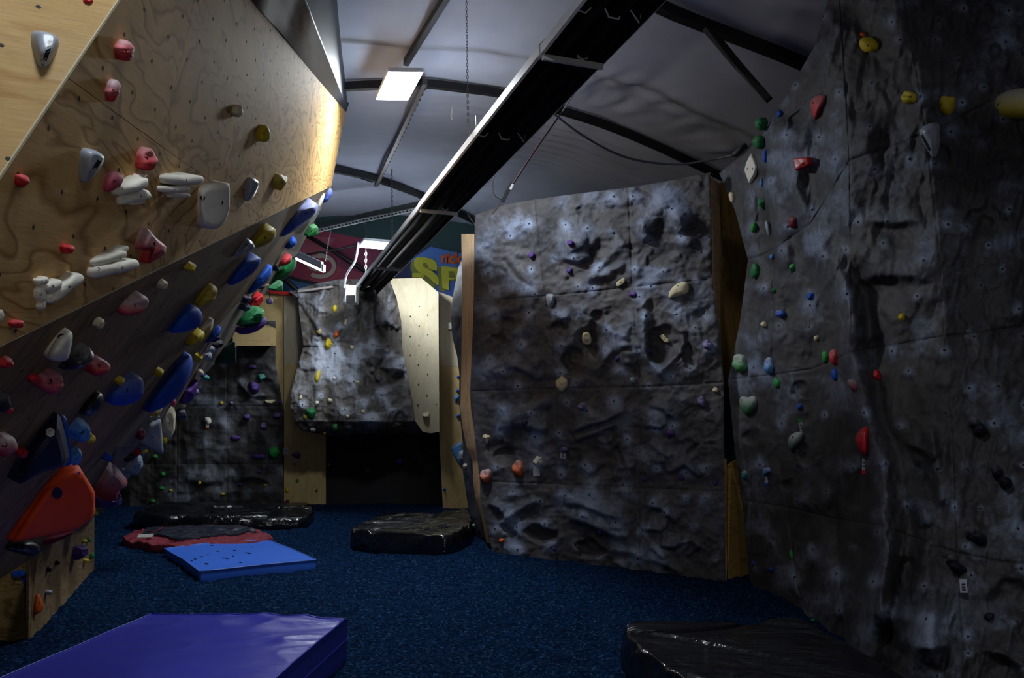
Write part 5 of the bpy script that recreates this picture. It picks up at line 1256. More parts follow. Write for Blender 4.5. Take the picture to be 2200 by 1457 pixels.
hold(0, 0, 0, 0, col='sky', chalk=.2, poly=[(152, 1116), (174, 1128), (168, 1142), (162, 1136), (134, 1138)], prof='flat', H=.03, label='blue folded tape piece at the lower corner of the red-orange wedge')
hold(0, 0, 0, 0, col='white', chalk=0, poly=[(140, 710), (152, 709), (157, 720), (150, 760), (142, 778), (110, 776), (99, 768), (105, 750), (120, 725)], H=.10, bolt=(.1, -.6), label='smooth off-white wedge hold below the plywood crease at the left')
hold(168, 766, 66, 26, -36, 'pill', 'dark', .35, 'black oblong hold tucked right of the smooth off-white wedge', gloss=True, H=.10)
hold(143, 787, 30, 16, -5, 'oval', 'dark', .1, 'small black hold end under the black oblong hold')
hold(0, 0, 0, 0, col='yellow', chalk=.15, poly=[(590, 489), (594, 498), (590, 512), (575, 525), (552, 533), (543, 530), (541, 518), (560, 495), (575, 488)], H=.16, label='large yellow rounded hold below the crease near the lit edge')
G4 = hold(0, 0, 0, 0, col='grey', chalk=.1, poly=[(530, 515), (540, 516), (547, 526), (546, 534), (512, 552), (504, 553), (512, 535)], prof='skew', corner=False, gloss=True, H=.1, label='grey wedge hold touching the large yellow rounded hold')
RB = hold(0, 0, 0, 0, col='blue', chalk=.55, poly=[(632, 452), (645, 442), (680, 433), (685, 445), (680, 460), (660, 478), (620, 504), (600, 511), (598, 500), (610, 475)], prof='skew', corner=False, H=.24, apex=(.4, -.5), label='large blue volume with ribbed pale top near the lit right edge')
drape('grip_rib', RB, RB, [[(640 + k * 1.0, 452 + k * 3.6), (678 - k * .6, 441 + k * 3.4), (678 - k * .6, 442.3 + k * 3.4), (640 + k, 453.3 + k * 3.6)] for k in range(5)], holdmat('blue'), .006)
hold(0, 0, 0, 0, col='blue', chalk=.5, poly=[(706, 402), (713, 405), (715, 416), (705, 428), (694, 438), (690, 432), (698, 414)], H=.14, label='blue hold poking past the sharp lit corner of the plywood')
hold(0, 0, 0, 0, col='white', chalk=.0, poly=[(690, 418), (700, 414), (692, 436), (682, 452), (680, 444)], H=.04, bolt=False, label='thin glaring white plate at the sharp plywood corner')
hold(0, 0, 0, 0, col='lime', chalk=.35, poly=[(655, 508), (668, 485), (681, 483), (682, 504), (668, 505)], prof='flat', H=.13, fx=(650, 498), label='bright green boxy hold above the maroon banner')
hold(0, 0, 0, 0, col='blue', chalk=.1, poly=[(630, 507), (637, 515), (636, 524), (620, 535), (612, 534), (618, 518)], H=.13, label='small blue rounded hold under the ribbed blue volume')
hold(0, 0, 0, 0, col='red', chalk=.3, poly=[(625, 544), (627, 556), (622, 566), (603, 573), (600, 568), (608, 552)], H=.12, label='red dimpled hold on top of the dark green hanging volume')
hold(0, 0, 0, 0, col='green', chalk=.05, poly=[(630, 550), (638, 560), (636, 575), (622, 592), (600, 606), (580, 612), (576, 606), (590, 588), (608, 572), (626, 562)], H=.22, bolt=False, label='dark green drooping volume near the tube lamp')
hold(0, 0, 0, 0, col='green', chalk=.3, poly=[(578, 620), (600, 606), (608, 605), (608, 626), (582, 624)], prof='facet', H=.12, fx=(572, 612), label='dark green block just above the red painted strip')
hold(0, 0, 0, 0, col='blue', chalk=.2, poly=[(536, 555), (560, 551), (562, 562), (548, 585), (505, 612), (492, 614), (491, 608), (502, 588), (520, 565)], H=.13, bolt=(.1, -.1), label='pointed blue volume below the grey wedge hold')
hold(0, 0, 0, 0, col='blue', chalk=.12, poly=[(584, 565), (586, 588), (565, 614), (535, 634), (532, 630), (545, 603), (565, 580)], H=.15, bolt=False, label='narrow pointed blue volume right of the other pointed one')
hold(0, 0, 0, 0, col='yellow', chalk=.35, poly=[(452, 612), (462, 613), (467, 622), (462, 638), (448, 652), (426, 660), (421, 652), (430, 632)], H=.12, ribs=3, label='chalky yellow scalloped hold left of the pointed blue volume')
hold(0, 0, 0, 0, col='blue', chalk=.15, poly=[(405, 657), (428, 661), (437, 680), (432, 700), (400, 714), (363, 717), (364, 706), (382, 678)], H=.16, bolt=False, label='fat blue teardrop volume in the middle of the dark overhang')
hold(0, 0, 0, 0, col='yellow', chalk=.75, poly=[(460, 685), (457, 705), (440, 728), (425, 738), (415, 730), (430, 708)], prof='facet', H=.08, label='pale chalked yellow fin hold beside the fat blue teardrop')
hold(0, 0, 0, 0, col='yellow', chalk=.1, poly=[(440, 708), (436, 725), (424, 740), (404, 745), (402, 738), (412, 716)], H=.12, label='bright yellow hooked hold below the fat blue teardrop')
hold(0, 0, 0, 0, col='blue', chalk=.1, poly=[(474, 697), (474, 712), (460, 730), (443, 738), (442, 734), (456, 714)], H=.11, bolt=False, label='small narrow blue volume right of the yellow fins')
hold(0, 0, 0, 0, col='blue', chalk=.22, poly=[(408, 760), (414, 768), (413, 800), (385, 850), (350, 878), (318, 889), (312, 882), (325, 850), (365, 800), (395, 765)], H=.22, bolt=False, n=44, label='very long blue sausage volume on the lower right of the overhang')
hold(0, 0, 0, 0, col='blue', chalk=.45, poly=[(240, 836), (262, 816), (300, 806), (308, 818), (311, 838), (300, 862), (270, 872), (240, 872), (231, 862)], H=.13, ribs=2, label='broad blue hold with chalk streaks under a yellow chip')
hold(0, 0, 0, 0, col='dark', chalk=.15, poly=[(212, 841), (222, 848), (222, 866), (205, 890), (185, 898), (170, 888), (182, 868)], H=.11, gloss=True, label='black rounded hold left of the broad blue hold')
hold(0, 0, 0, 0, col='red', chalk=.05, poly=[(562, 630), (563, 642), (552, 656), (535, 665), (533, 658), (545, 640)], prof='flat', H=.13, label='dark red blocky hold between the navy knobs')
hold(0, 0, 0, 0, col='green', chalk=.12, poly=[(550, 660), (567, 664), (568, 680), (561, 698), (530, 702), (512, 701), (520, 688), (536, 670)], prof='facet', H=.20, apex=(.3, .1), fx=(492, 700), label='dark green faceted volume above the plywood box ledge')
hold(0, 0, 0, 0, col='purple', chalk=.0, poly=[(567, 678), (574, 688), (570, 700), (545, 716), (512, 720), (510, 706), (540, 702), (560, 698)], H=.2, bolt=False, fx=(492, 702), label='dark purple rounded volume under the green faceted one')
hold(0, 0, 0, 0, col='green', chalk=.0, poly=[(492, 712), (510, 724), (502, 744), (488, 752), (478, 735)], prof='facet', H=.12, label='dark green cube hold left of the plywood box ledge')
hold(0, 0, 0, 0, col='forest', chalk=.05, poly=[(508, 735), (508, 782), (464, 782), (470, 768), (486, 748)], prof='facet', H=.14, bolt=False, fx=(468, 750), label='near-black green slab hold under the dark green cube')
hold(0, 0, 0, 0, col='cream', chalk=.3, poly=[(345, 872), (360, 862), (372, 866), (378, 890), (376, 925), (366, 944), (358, 938), (350, 925), (345, 900)], prof='facet', H=.10, label='pale cream volume hanging at the lower right rim of the overhang')
hold(0, 0, 0, 0, col='grey', chalk=.1, poly=[(322, 912), (346, 900), (352, 978), (302, 952)], prof='flat', H=.05, label='grey triangular volume left of the pale cream volume')
hold(0, 0, 0, 0, col='paleblue', chalk=.2, poly=[(282, 985), (306, 982), (308, 1000), (294, 1022), (276, 1018), (266, 1008)], prof='facet', H=.07, label='pale bluish volume low on the overhang rim above the carpet')
hold(0, 0, 0, 0, col='yellow', chalk=.6, poly=[(334, 880), (350, 872), (346, 886), (332, 900), (322, 910), (320, 900)], H=.06, label='chalky yellow strip hold between the long blue volume and cream volume')
hold(0, 0, 0, 0, col='purple', chalk=.1, poly=[(427, 812), (424, 836), (412, 862), (392, 872), (388, 862), (394, 838), (412, 828)], H=.16, bolt=False, label='dark purple clustered hold at the rim below the green slab')
hold(0, 0, 0, 0, col='orange', chalk=.0, poly=[(82, 1270), (90, 1290), (96, 1305), (88, 1315), (75, 1324), (73, 1300)], H=.04, label='flat orange hold on the kicker board')
K1 = hold(0, 0, 0, 0, col='blue', chalk=.0, poly=[(23, 1229), (48, 1223), (58, 1232), (56, 1238), (30, 1242)], prof='flat', H=.04, label='blue hold with tape on the front of the kicker box')
hold(51, 1247, 7, 14, 0, 'box', 'blue', 0, 'short blue tape strip under the blue kicker box hold', H=.004, cat='tape')

T = []  # (x, y, w, h, angle, shape, colour, chalk, label)
T += [(189, 2, 24, 12, 10, 'chip', 'red', .3, 'red hold cut off at the very top of the pale upper left panel'),
(268, 109, 37, 46, -5, 'oval', 'red', .55, 'round red hold with fine chalked ridges near the top of the worn plywood'),
(243, 195, 27, 50, 12, 'oval', 'red', .75, 'slim red hold with pink chalked top left of the grain swirl'),
(313, 343, 44, 50, 10, 'jug', 'red', .5, 'red two-pocket hold right of the grey arrow wedge'),
(244, 389, 32, 50, 38, 'oval', 'pink', .45, 'pink oblong hold touching the stacked white bars'),
(48, 388, 25, 29, 0, 'ball', 'red', .25, 'round red knob near the left edge of the worn plywood'),
(145, 535, 28, 22, 5, 'ball', 'red', .1, 'small red knob above the shuttle shaped hold'),
(38, 696, 30, 18, 3, 'oval', 'red', .25, 'small flat red hold below the shuttle shaped hold'),
(510, 239, 22, 26, 20, 'jug', 'cream', .3, 'small cream hold alone high on the worn plywood'),
(566, 289, 27, 38, 12, 'jug', 'yellow', .1, 'bright yellow cup hold below the small cream hold'),
(603, 393, 32, 37, 0, 'tri', 'yellow', .35, 'faceted yellow hold near the lit right end'),
(2, 677, 12, 26, 0, 'oval', 'white', 0, 'white hold end cut off by the left picture edge'),
(350, 612, 19, 20, 10, 'chip', 'cream', .1, 'upper small cream chip just below the crease'),
(213, 695, 22, 22, 10, 'chip', 'cream', .1, 'lower small cream chip left of the chalked red hold'),
(288, 658, 74, 34, -28, 'jug', 'red', .85, 'long red hold with chalk white tip just below the crease'),
(410, 578, 26, 22, -10, 'tri', 'yellow', .1, 'small yellow hold below the crease left of the long fold'),
(13, 780, 34, 22, -5, 'chip', 'red', .15, 'dark red angular hold at the left edge below the crease'),
(211, 788, 48, 38, -18, 'jug', 'red', .5, 'red hooked hold with chalked lip right of the black oblong'),
(75, 815, 26, 18, -5, 'oval', 'red', .05, 'small dark red hold left of the pink striped hold'),
(107, 822, 58, 46, -30, 'jug', 'pink', .45, 'pink striped curved hold under the off-white wedge'),
(259, 821, 20, 20, 0, 'tri', 'yellow', .0, 'yellow chip on the upper edge of the broad blue hold'),
(343, 802, 19, 20, 10, 'tri', 'yellow', .0, 'lone yellow chip left of the long blue sausage volume'),
(6, 866, 32, 44, 10, 'oval', 'dark', .25, 'dark ring-ridged hold at the left picture edge'),
(18, 882, 24, 15, 0, 'oval', 'red', .05, 'dark red small hold beneath the dark ring-ridged hold'),
(10, 956, 50, 48, -30, 'oval', 'red', .85, 'red and chalk white rounded hold at the left edge'),
(48, 973, 24, 22, 0, 'oval', 'red', .05, 'dark red knob left of the big navy pyramid'),
(172, 925, 42, 50, -25, 'chip', 'sky', .2, 'blue flat volume half hidden right of the navy pyramid'),
(160, 982, 28, 40, 20, 'chip', 'sky', .1, 'lower blue flat piece above the red-orange wedge'),
(190, 940, 30, 24, 20, 'jug', 'yellow', .15, 'yellow knobby hold on the blue flat volume'),
(230, 982, 16, 17, -50, 'box', 'blue', .2, 'scrap of blue tape right of the yellow knobby hold'),
(205, 1102, 13, 11, 0, 'ball', 'yellow', .1, 'tiny yellow knob at the far end of the kicker top'),
(530, 643, 20, 17, -20, 'chip', 'navy', .2, 'upper navy knob left of the dark red blocky hold'),
(527, 661, 26, 15, 5, 'chip', 'navy', .25, 'lower navy knob left of the dark red blocky hold'),
(593, 578, 15, 12, 10, 'chip', 'navy', .1, 'dark knob left of the green drooping volume'),
(561, 617, 20, 8, -10, 'oval', 'dark', .1, 'black sliver hold under the narrow blue volume'),
(573, 613, 12, 7, -20, 'oval', 'cream', .2, 'tiny cream hold left of the dark green block'),
(462, 727, 24, 14, -20, 'chip', 'dark', .1, 'upper black clustered knob left of the green cube'),
(468, 740, 26, 16, -10, 'chip', 'dark', .15, 'lower black clustered knob left of the green cube'),
(428, 770, 18, 20, 0, 'tri', 'yellow', .1, 'yellow wedge hold at the rim under the yellow hooked hold'),
(444, 764, 22, 20, -10, 'oval', 'grey', .6, 'pale grey rounded hold next to the rim yellow wedge'),
(456, 751, 16, 12, -40, 'oval', 'paleblue', .4, 'pale bluish chip above the pale grey rounded hold'),
(430, 800, 14, 14, 0, 'ball', 'cream', .4, 'small pale hold at the rim above the purple cluster'),
(437, 807, 10, 8, -20, 'ball', 'purple', .1, 'tiny purple knob beside the small pale rim hold'),
(418, 842, 18, 16, 0, 'ball', 'lilac', .4, 'lilac ball with pale highlight on the purple cluster'),
(443, 812, 14, 12, 0, 'ball', 'teal', .3, 'tiny pale teal knob just beyond the overhang rim'),
(332, 898, 24, 11, -12, 'oval', 'grey', .2, 'grey-blue flattened knob left of the cream volume'),
(390, 891, 20, 22, 0, 'ball', 'navy', .2, 'round navy ball hanging right of the cream volume'),
(352, 945, 14, 18, 10, 'chip', 'yellow', .05, 'ochre chip at the foot of the cream volume'),
(352, 968, 8, 10, 0, 'ball', 'pink', .3, 'tiny pink knob below the ochre chip'),
(303, 933, 16, 26, 15, 'jug', 'maroon', .3, 'dull pink hold left of the grey triangle'),
(294, 974, 16, 20, 30, 'tri', 'red', .0, 'dark red pointed hold below the grey triangle'),
(312, 971, 14, 6, -10, 'oval', 'yellow', .0, 'tiny ochre sliver right of the red pointed hold'),
(265, 1008, 8, 7, 0, 'ball', 'white', .0, 'tiny white knob on the low rim beside the pale volume'),
(278, 985, 26, 14, -20, 'oval', 'dark', .2, 'dark hold on the rim above the pale bluish volume'),
(373, 866, 9, 18, 10, 'oval', 'pink', .3, 'small pink hold above the navy ball'),
(396, 872, 10, 7, -15, 'ball', 'cream', .2, 'tiny cream knob touching the purple cluster base'),
(344, 862, 22, 9, -25, 'oval', 'red', .0, 'dark red sliver under the long blue volume'),
(172, 1186, 34, 28, -20, 'chip', 'purple', .2, 'purple hold on the shaded side of the kicker'),
(182, 1163, 11, 8, 0, 'ball', 'yellow', .1, 'upper tiny yellow knob on the kicker side'),
(192, 1160, 8, 11, 10, 'ball', 'lime', .1, 'upper tiny green knob on the kicker side'),
(198, 1195, 8, 13, 10, 'ball', 'lime', .1, 'lower tiny green knob on the kicker side'),
(186, 1205, 13, 9, 0, 'ball', 'yellow', .1, 'lower tiny yellow knob on the kicker side'),
(124, 1209, 10, 11, 0, 'ball', 'dark', .0, 'right black dot hold on the kicker side'),
(106, 1223, 10, 12, 0, 'ball', 'dark', .0, 'left black dot hold on the kicker side'),
(105, 1273, 13, 11, 0, 'ball', 'grey', .4, 'small grey knob on the kicker side above the orange hold'),
]
# far left rock wall
T += [(333, 981, 13, 10, 0, 'oval', 'lime', .3, 'uppermost green knob on the shadowed back left rock wall'),
(350, 1019, 12, 10, 0, 'oval', 'lime', .1, 'second green knob down on the shadowed back left rock wall'),
(347, 1049, 13, 9, 0, 'oval', 'lime', .1, 'third green knob down on the shadowed back left rock wall'),
(328, 1077, 13, 9, 0, 'oval', 'lime', .1, 'lowest green knob on the shadowed back left rock wall'),
(367, 1054, 9, 6, 0, 'ball', 'yellow', .1, 'tiny yellow knob beside the third green knob'),
(429, 1038, 8, 8, 0, 'ball', 'yellow', .1, 'tiny yellow knob low in the middle of the back left rock wall'),
(479, 1062, 11, 6, 0, 'oval', 'yellow', .1, 'tiny yellow knob lowest on the back left rock wall'),
(570, 1043, 10, 6, 0, 'oval', 'yellow', .1, 'tiny yellow knob at the lower right of the back left rock wall'),
(541, 788, 20, 9, 0, 'jug', 'purple', .4, 'flat purple hold just under the plywood box ledge'),
(562, 813, 17, 20, 10, 'tri', 'teal', .3, 'teal pointed hold under the plywood box ledge'),
(545, 834, 28, 29, 0, 'facetbox', 'purple', .25, 'chunky bright purple block on the back left rock wall'),
(447, 904, 14, 18, -40, 'oval', 'white', .0, 'curved white hold with orange tape on the back left rock wall'),
(531, 896, 16, 13, 0, 'jug', 'purple', .3, 'left purple knob of the upper pair on the back left rock wall'),
(566, 916, 16, 16, 0, 'jug', 'purple', .5, 'chalked purple knob above the long flat purple hold'),
(595, 893, 17, 13, 0, 'jug', 'purple', .4, 'purple knob at the right edge of the back left rock wall'),
(505, 941, 23, 12, 5, 'oval', 'purple', .2, 'oval purple hold in the middle of the back left rock wall'),
(555, 981, 31, 10, 0, 'pill', 'purple', .15, 'long flat purple hold left of the round green hold'),
(589, 972, 25, 26, 0, 'ball', 'lime', .1, 'large round green hold on the back left rock wall'),
(581, 863, 24, 10, 0, 'crimp', 'cream', .2, 'cream three-dot hold near the top right of the back left rock wall'),
(476, 866, 9, 9, 0, 'ball', 'yellow', .2, 'tiny yellow knob with chalk halo on the back left rock wall'),
(497, 866, 9, 8, 0, 'ball', 'lilac', .2, 'tiny lilac knob right of the chalk halo'),
(557, 1014, 10, 7, 0, 'oval', 'purple', .2, 'small dim purple hold below the long flat purple one'),
(516, 1041, 10, 8, 0, 'oval', 'purple', .1, 'small dim purple hold low on the back left rock wall'),
(602, 864, 8, 10, 0, 'oval', 'purple', .1, 'tiny purple knob on the edge beside the cream three-dot hold'),
(637, 978, 22, 14, 12, 'jug', 'purple', .4, 'purple hold with a tag on the lower pale boarding'),
(639, 1032, 7, 8, 0, 'ball', 'lime', 0, 'tiny green dot hold on the lower pale boarding'),
(617, 1053, 9, 13, 0, 'oval', 'yellow', .1, 'small yellow hold at the left edge of the lower pale boarding'),
(618, 1077, 9, 8, 0, 'oval', 'maroon', .1, 'tiny dark hold at the bottom of the lower pale boarding'),
(680, 1055, 6, 6, 0, 'ball', 'maroon', 0, 'tiny dark red dot on the lower pale boarding'),
(955, 1052, 7, 7, 0, 'ball', 'blue', 0, 'tiny blue dot hold low on the right hand boarding strip'),
# overhang
(719, 663, 10, 17, 5, 'oval', 'yellow', .1, 'small yellow hold highest on the lit rock overhang'),
(686, 713, 11, 13, -20, 'crimp', 'tan', .3, 'tan square hold on the upper left of the lit rock overhang'),
(723, 718, 11, 18, 10, 'chip', 'orange', .1, 'bright orange hold on the lit rock overhang'),
(706, 739, 17, 25, 0, 'chip', 'yellow', .0, 'bright yellow angular hold on the lit rock overhang'),
(743, 693, 6, 15, 5, 'oval', 'cream', 0, 'tiny double cream hold below the burner box'),
(757, 747, 9, 10, 0, 'ball', 'cream', 0, 'tiny cream knob in the centre of the lit rock overhang'),
(682, 808, 12, 27, 15, 'oval', 'yellow', .4, 'pale yellow upright hold on the left of the lit rock overhang'),
(718, 813, 7, 8, 0, 'ball', 'white', 0, 'tiny white knob right of the pale yellow upright hold'),
(768, 824, 10, 13, 10, 'tri', 'cream', 0, 'small cream pointed hold in the middle of the lit rock overhang'),
(646, 855, 8, 13, 15, 'oval', 'cream', 0, 'small cream hold at the left rim of the lit rock overhang'),
(709, 861, 11, 10, 10, 'oval', 'cream', 0, 'cream hold with dark pocket low on the lit rock overhang'),
(681, 866, 10, 10, 0, 'chip', 'white', 0, 'pale chip above the dark green ball hold'),
(668, 888, 23, 27, 0, 'ball', 'green', .1, 'dark green ball hold at the lower left of the rock overhang'),
(656, 896, 8, 10, 0, 'oval', 'yellow', .2, 'pale yellow knob left of the dark green ball'),
(720, 917, 15, 15, 0, 'ball', 'lime', .35, 'pale green round knob at the bottom lip of the overhang'),
(672, 924, 13, 7, 5, 'oval', 'white', .2, 'white sliver hold on the dark underside of the overhang'),
(697, 931, 8, 6, 0, 'oval', 'yellow', .0, 'tiny dim yellow hold on the dark underside of the overhang'),
(747, 895, 9, 10, 0, 'ball', 'cream', .0, 'cream dot hold in a chalk halo low on the overhang'),
(780, 884, 9, 10, 0, 'oval', 'cream', .0, 'small cream and dark hold right of the chalk halo dot'),
(916, 893, 17, 14, -5, 'jug', 'cream', .1, 'cream hold at the foot of the birch plywood cheek'),
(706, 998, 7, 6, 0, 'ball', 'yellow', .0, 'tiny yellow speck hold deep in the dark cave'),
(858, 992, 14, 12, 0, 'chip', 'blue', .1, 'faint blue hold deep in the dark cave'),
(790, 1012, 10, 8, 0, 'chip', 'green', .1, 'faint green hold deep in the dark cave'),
# narrow face
(967, 701, 9, 18, 0, 'box', 'white', .1, 'white block hold sticking out of the narrow rock face'),
(984, 810, 6, 7, 0, 'ball', 'blue', .1, 'uppermost tiny blue knob on the narrow rock face'),
(983, 840, 6, 8, 0, 'ball', 'blue', .1, 'second tiny blue knob on the narrow rock face'),
(980, 858, 11, 19, 10, 'tri', 'sky', .1, 'light blue pointed hold on the edge of the narrow rock face'),
(984, 894, 9, 8, 0, 'chip', 'blue', .1, 'blue knob above the blue leaf shaped hold'),
(998, 1001, 7, 10, 15, 'oval', 'white', .1, 'small white hold under the pale grey cylinder hold'),
(1016, 1130, 5, 8, 0, 'box', 'white', .1, 'tiny white hold at the foot of the narrow rock face'),
# middle wall
(1226, 523, 16, 14, 10, 'jug', 'purple', .1, 'upper purple hold of the two on the big bulge of the tall grey wall'),
(1143, 549, 14, 16, 0, 'jug', 'purple', .1, 'purple hold left of the bulge on the tall grey wall'),
(1224, 582, 13, 15, 10, 'jug', 'purple', .1, 'purple hold below the bulge of the tall grey wall'),
(1360, 632, 17, 12, 0, 'oval', 'purple', .3, 'purple knob beneath the small cream plate hold'),
(1521, 742, 24, 20, 30, 'jug', 'lilac', .3, 'lilac hooked hold near the right edge of the tall grey wall'),
(1326, 771, 10, 11, 0, 'chip', 'purple', .1, 'tiny purple hold beside the stepped pebbles'),
(1396, 754, 8, 11, -30, 'chip', 'purple', .2, 'tiny purple hold on the rim of the hollow'),
(1360, 817, 14, 15, 0, 'ball', 'grey', .3, 'grey round knob at a panel corner of the tall grey wall'),
(1250, 873, 19, 17, 0, 'chip', 'lilac', .4, 'pale lilac square hold in the third panel row'),
(1507, 863, 17, 24, -10, 'jug', 'lilac', .1, 'blocky lilac-purple hold near the right edge in the third panel row'),
(1537, 838, 14, 12, 0, 'jug', 'cream', .3, 'small cream knob near the right edge of the tall grey wall'),
(1440, 931, 20, 17, -35, 'oval', 'purple', .35, 'oval purple hold in a white chalk halo'),
(1127, 908, 12, 16, 20, 'chip', 'navy', .3, 'small dark blue hold above the long shadowed ledge'),
(1045, 943, 17, 22, 0, 'tri', 'cream', .1, 'small cream hold above the chalked orange hold at the left edge'),
(1044, 1022, 25, 31, 10, 'jug', 'orange', .8, 'orange hold with chalked pink top at the left edge of the tall wall'),
(1113, 1007, 26, 36, 0, 'jug', 'orange', .55, 'orange hooked hold right of the chalked one'),
(1155, 991, 20, 23, 10, 'chip', 'white', .1, 'off-white hold above a blank paper tag'),
(1211, 967, 18, 13, 0, 'chip', 'purple', .5, 'purple hold above the purple ended tag'),
(1385, 1030, 12, 9, 0, 'oval', 'purple', .0, 'left dim purple knob just above the bottom seam'),
(1465, 1026, 14, 12, 0, 'chip', 'purple', .0, 'middle dim purple knob just above the bottom seam'),
(1537, 1038, 12, 12, 10, 'chip', 'purple', .0, 'right dim purple knob just above the bottom seam'),
(1077, 1163, 12, 12, 0, 'tri', 'orange', .0, 'small orange foot hold at the bottom left of the tall wall'),
(1191, 1181, 11, 9, 0, 'tri', 'purple', .0, 'dim purple foot hold at the bottom of the tall wall'),
(1288, 1145, 12, 11, 0, 'tri', 'purple', .0, 'dim purple foot hold right of the bottom hollows'),
# right wall
(1955, 210, 32, 30, -20, 'jug', 'yellow', .25, 'dull yellow cup hold high on the dark right wall'),
(1675, 244, 12, 18, 0, 'chip', 'blue', .1, 'small blue hold high on the far edge of the dark right wall'),
(1632, 266, 20, 28, 0, 'ball', 'green', .2, 'upper green ball hold on the top left rim of the dark right wall', (1672, 300)),
(1629, 305, 22, 30, 0, 'ball', 'green', .2, 'lower green ball hold on the top left rim of the dark right wall'),
(1642, 335, 9, 30, -5, 'chip', 'blue', .2, 'thin blue hold beneath the green ball holds'),
(1635, 393, 7, 18, 0, 'oval', 'sky', .1, 'sliver of blue hold right of the cream plate hold'),
(1637, 440, 19, 26, -15, 'tri', 'green', .2, 'green hold below the blue sliver on the dark right wall'),
(1619, 489, 12, 22, 10, 'oval', 'lime', .2, 'narrow green hold on the far fold of the dark right wall'),
(1703, 477, 17, 24, 0, 'pill', 'maroon', .3, 'dull maroon knob on the main fold of the dark right wall'),
(1571, 423, 10, 24, -10, 'oval', 'cream', .1, 'small cream leaf hold at the top left of the dark right wall'),
(1658, 552, 9, 12, 0, 'ball', 'sky', .2, 'tiny light blue knob near the short upper seam'),
(1621, 583, 17, 34, 5, 'oval', 'green', .15, 'green rounded hold on the left silhouette of the dark right wall'),
(1701, 578, 12, 24, 5, 'tri', 'lime', .1, 'green narrow hold by the thin pale crack'),
(1663, 626, 11, 14, 0, 'tri', 'green', .1, 'small dark green triangle hold under a chalk streak'),
(1740, 636, 14, 17, 15, 'chip', 'blue', .1, 'blue hold upper of the two in the left folds'),
(1677, 674, 22, 17, 20, 'jug', 'blue', .4, 'pale tipped blue hold at the head of a dark groove'),
(1640, 697, 11, 12, 0, 'ball', 'cream', .2, 'small cream knob on the lower left swelling'),
(1589, 781, 29, 42, -12, 'jug', 'lime', .75, 'large mint green hold at the left edge above the long seam'),
(1653, 787, 21, 38, 0, 'jug', 'sky', .6, 'light blue chalked hold just above the long seam'),
(1669, 823, 13, 23, -5, 'oval', 'lime', .1, 'green hold just below the long seam'),
(1772, 766, 13, 26, 0, 'oval', 'lime', .15, 'green hold touching the crimson crescent hold'),
(1790, 767, 17, 35, -5, 'jug', 'red', .4, 'crimson crescent hold above the long seam'),
(1792, 805, 13, 26, -5, 'oval', 'blue', .1, 'deep blue hold just under the crimson crescent'),
(1830, 828, 14, 28, -25, 'oval', 'maroon', .6, 'maroon hold with pale tip on the main fold'),
(1884, 806, 18, 24, -10, 'chip', 'red', .0, 'red blocky hold right of the main fold'),
(1718, 874, 12, 15, 0, 'chip', 'blue', .2, 'small blue hold in a chalk halo below the hollow'),
(1646, 1012, 17, 16, 0, 'chip', 'sky', .6, 'chalky light blue hold above a blue ended tag'),
(1599, 1020, 12, 20, 0, 'chip', 'teal', .6, 'pale teal hold on the lower left edge of the dark right wall'),
(1937, 681, 15, 17, 10, 'chip', 'yellow', .0, 'small yellow hold alone in the dark middle of the right wall'),
(1700, 1192, 8, 21, -5, 'oval', 'lime', .0, 'slim green foot hold low on the folds'),
(1656, 1224, 7, 9, 0, 'ball', 'blue', .0, 'right tiny blue foot hold low on the folds'),
(1617, 1210, 6, 9, 0, 'ball', 'blue', .0, 'left tiny blue foot hold low on the folds'),
(1745, 1337, 8, 14, 0, 'oval', 'lime', .0, 'tiny green foot hold beside the black covered pad'),
(2125, 1325, 22, 20, 10, 'chip', 'dark', .0, 'small black knob low on the right of the dark wall'),
(1753, 727, 9, 12, 0, 'oval', 'cream', .1, 'tiny dull cream hold beside the main fold'),
]
SHP['facetbox'] = ([(-.8, -.9), (.4, -1), (1, -.3), (1, .6), (.3, 1), (-.7, .7)], 'facet', .8)
for t in T:
    x, y, w_, h_, a, s, c, ch, lab = t[:9]
    kw = {'fx': t[9]} if len(t) > 9 else {}
    if lab.startswith('round red hold with fine') or lab.startswith('pink striped'): kw['ribs'] = 5
    hold(x, y, w_, h_, a, s, c, ch, lab, **kw)
# ball hanging on a cord behind the plywood
bc = at(579, 647, 12.5); parts = []
bt = thing('hanging_ball', bc, 'small purple-grey ball hanging on a cord beside the dark red blocky hold', 'ball')
V = []; Fq = []
for i in range(9):
    for j in range(14):
        a = math.pi * i / 8; b_ = 2 * math.pi * j / 14; V.append(bc + .055 * np.array([math.sin(a) * math.cos(b_), math.sin(a) * math.sin(b_), math.cos(a)]))
for i in range(8):
    for j in range(14): Fq.append([i * 14 + j, i * 14 + (j + 1) % 14, (i + 1) * 14 + (j + 1) % 14, (i + 1) * 14 + j])
mobj('ball', np.array(V), Fq, holdmat('lilac'), bt, attr=[.2] * len(V)); tube('cord', [bc + [0, 0, .05], at(578, 605, 12.5)], .006, flat('cable_black', (.01, .01, .012), .5), bt)
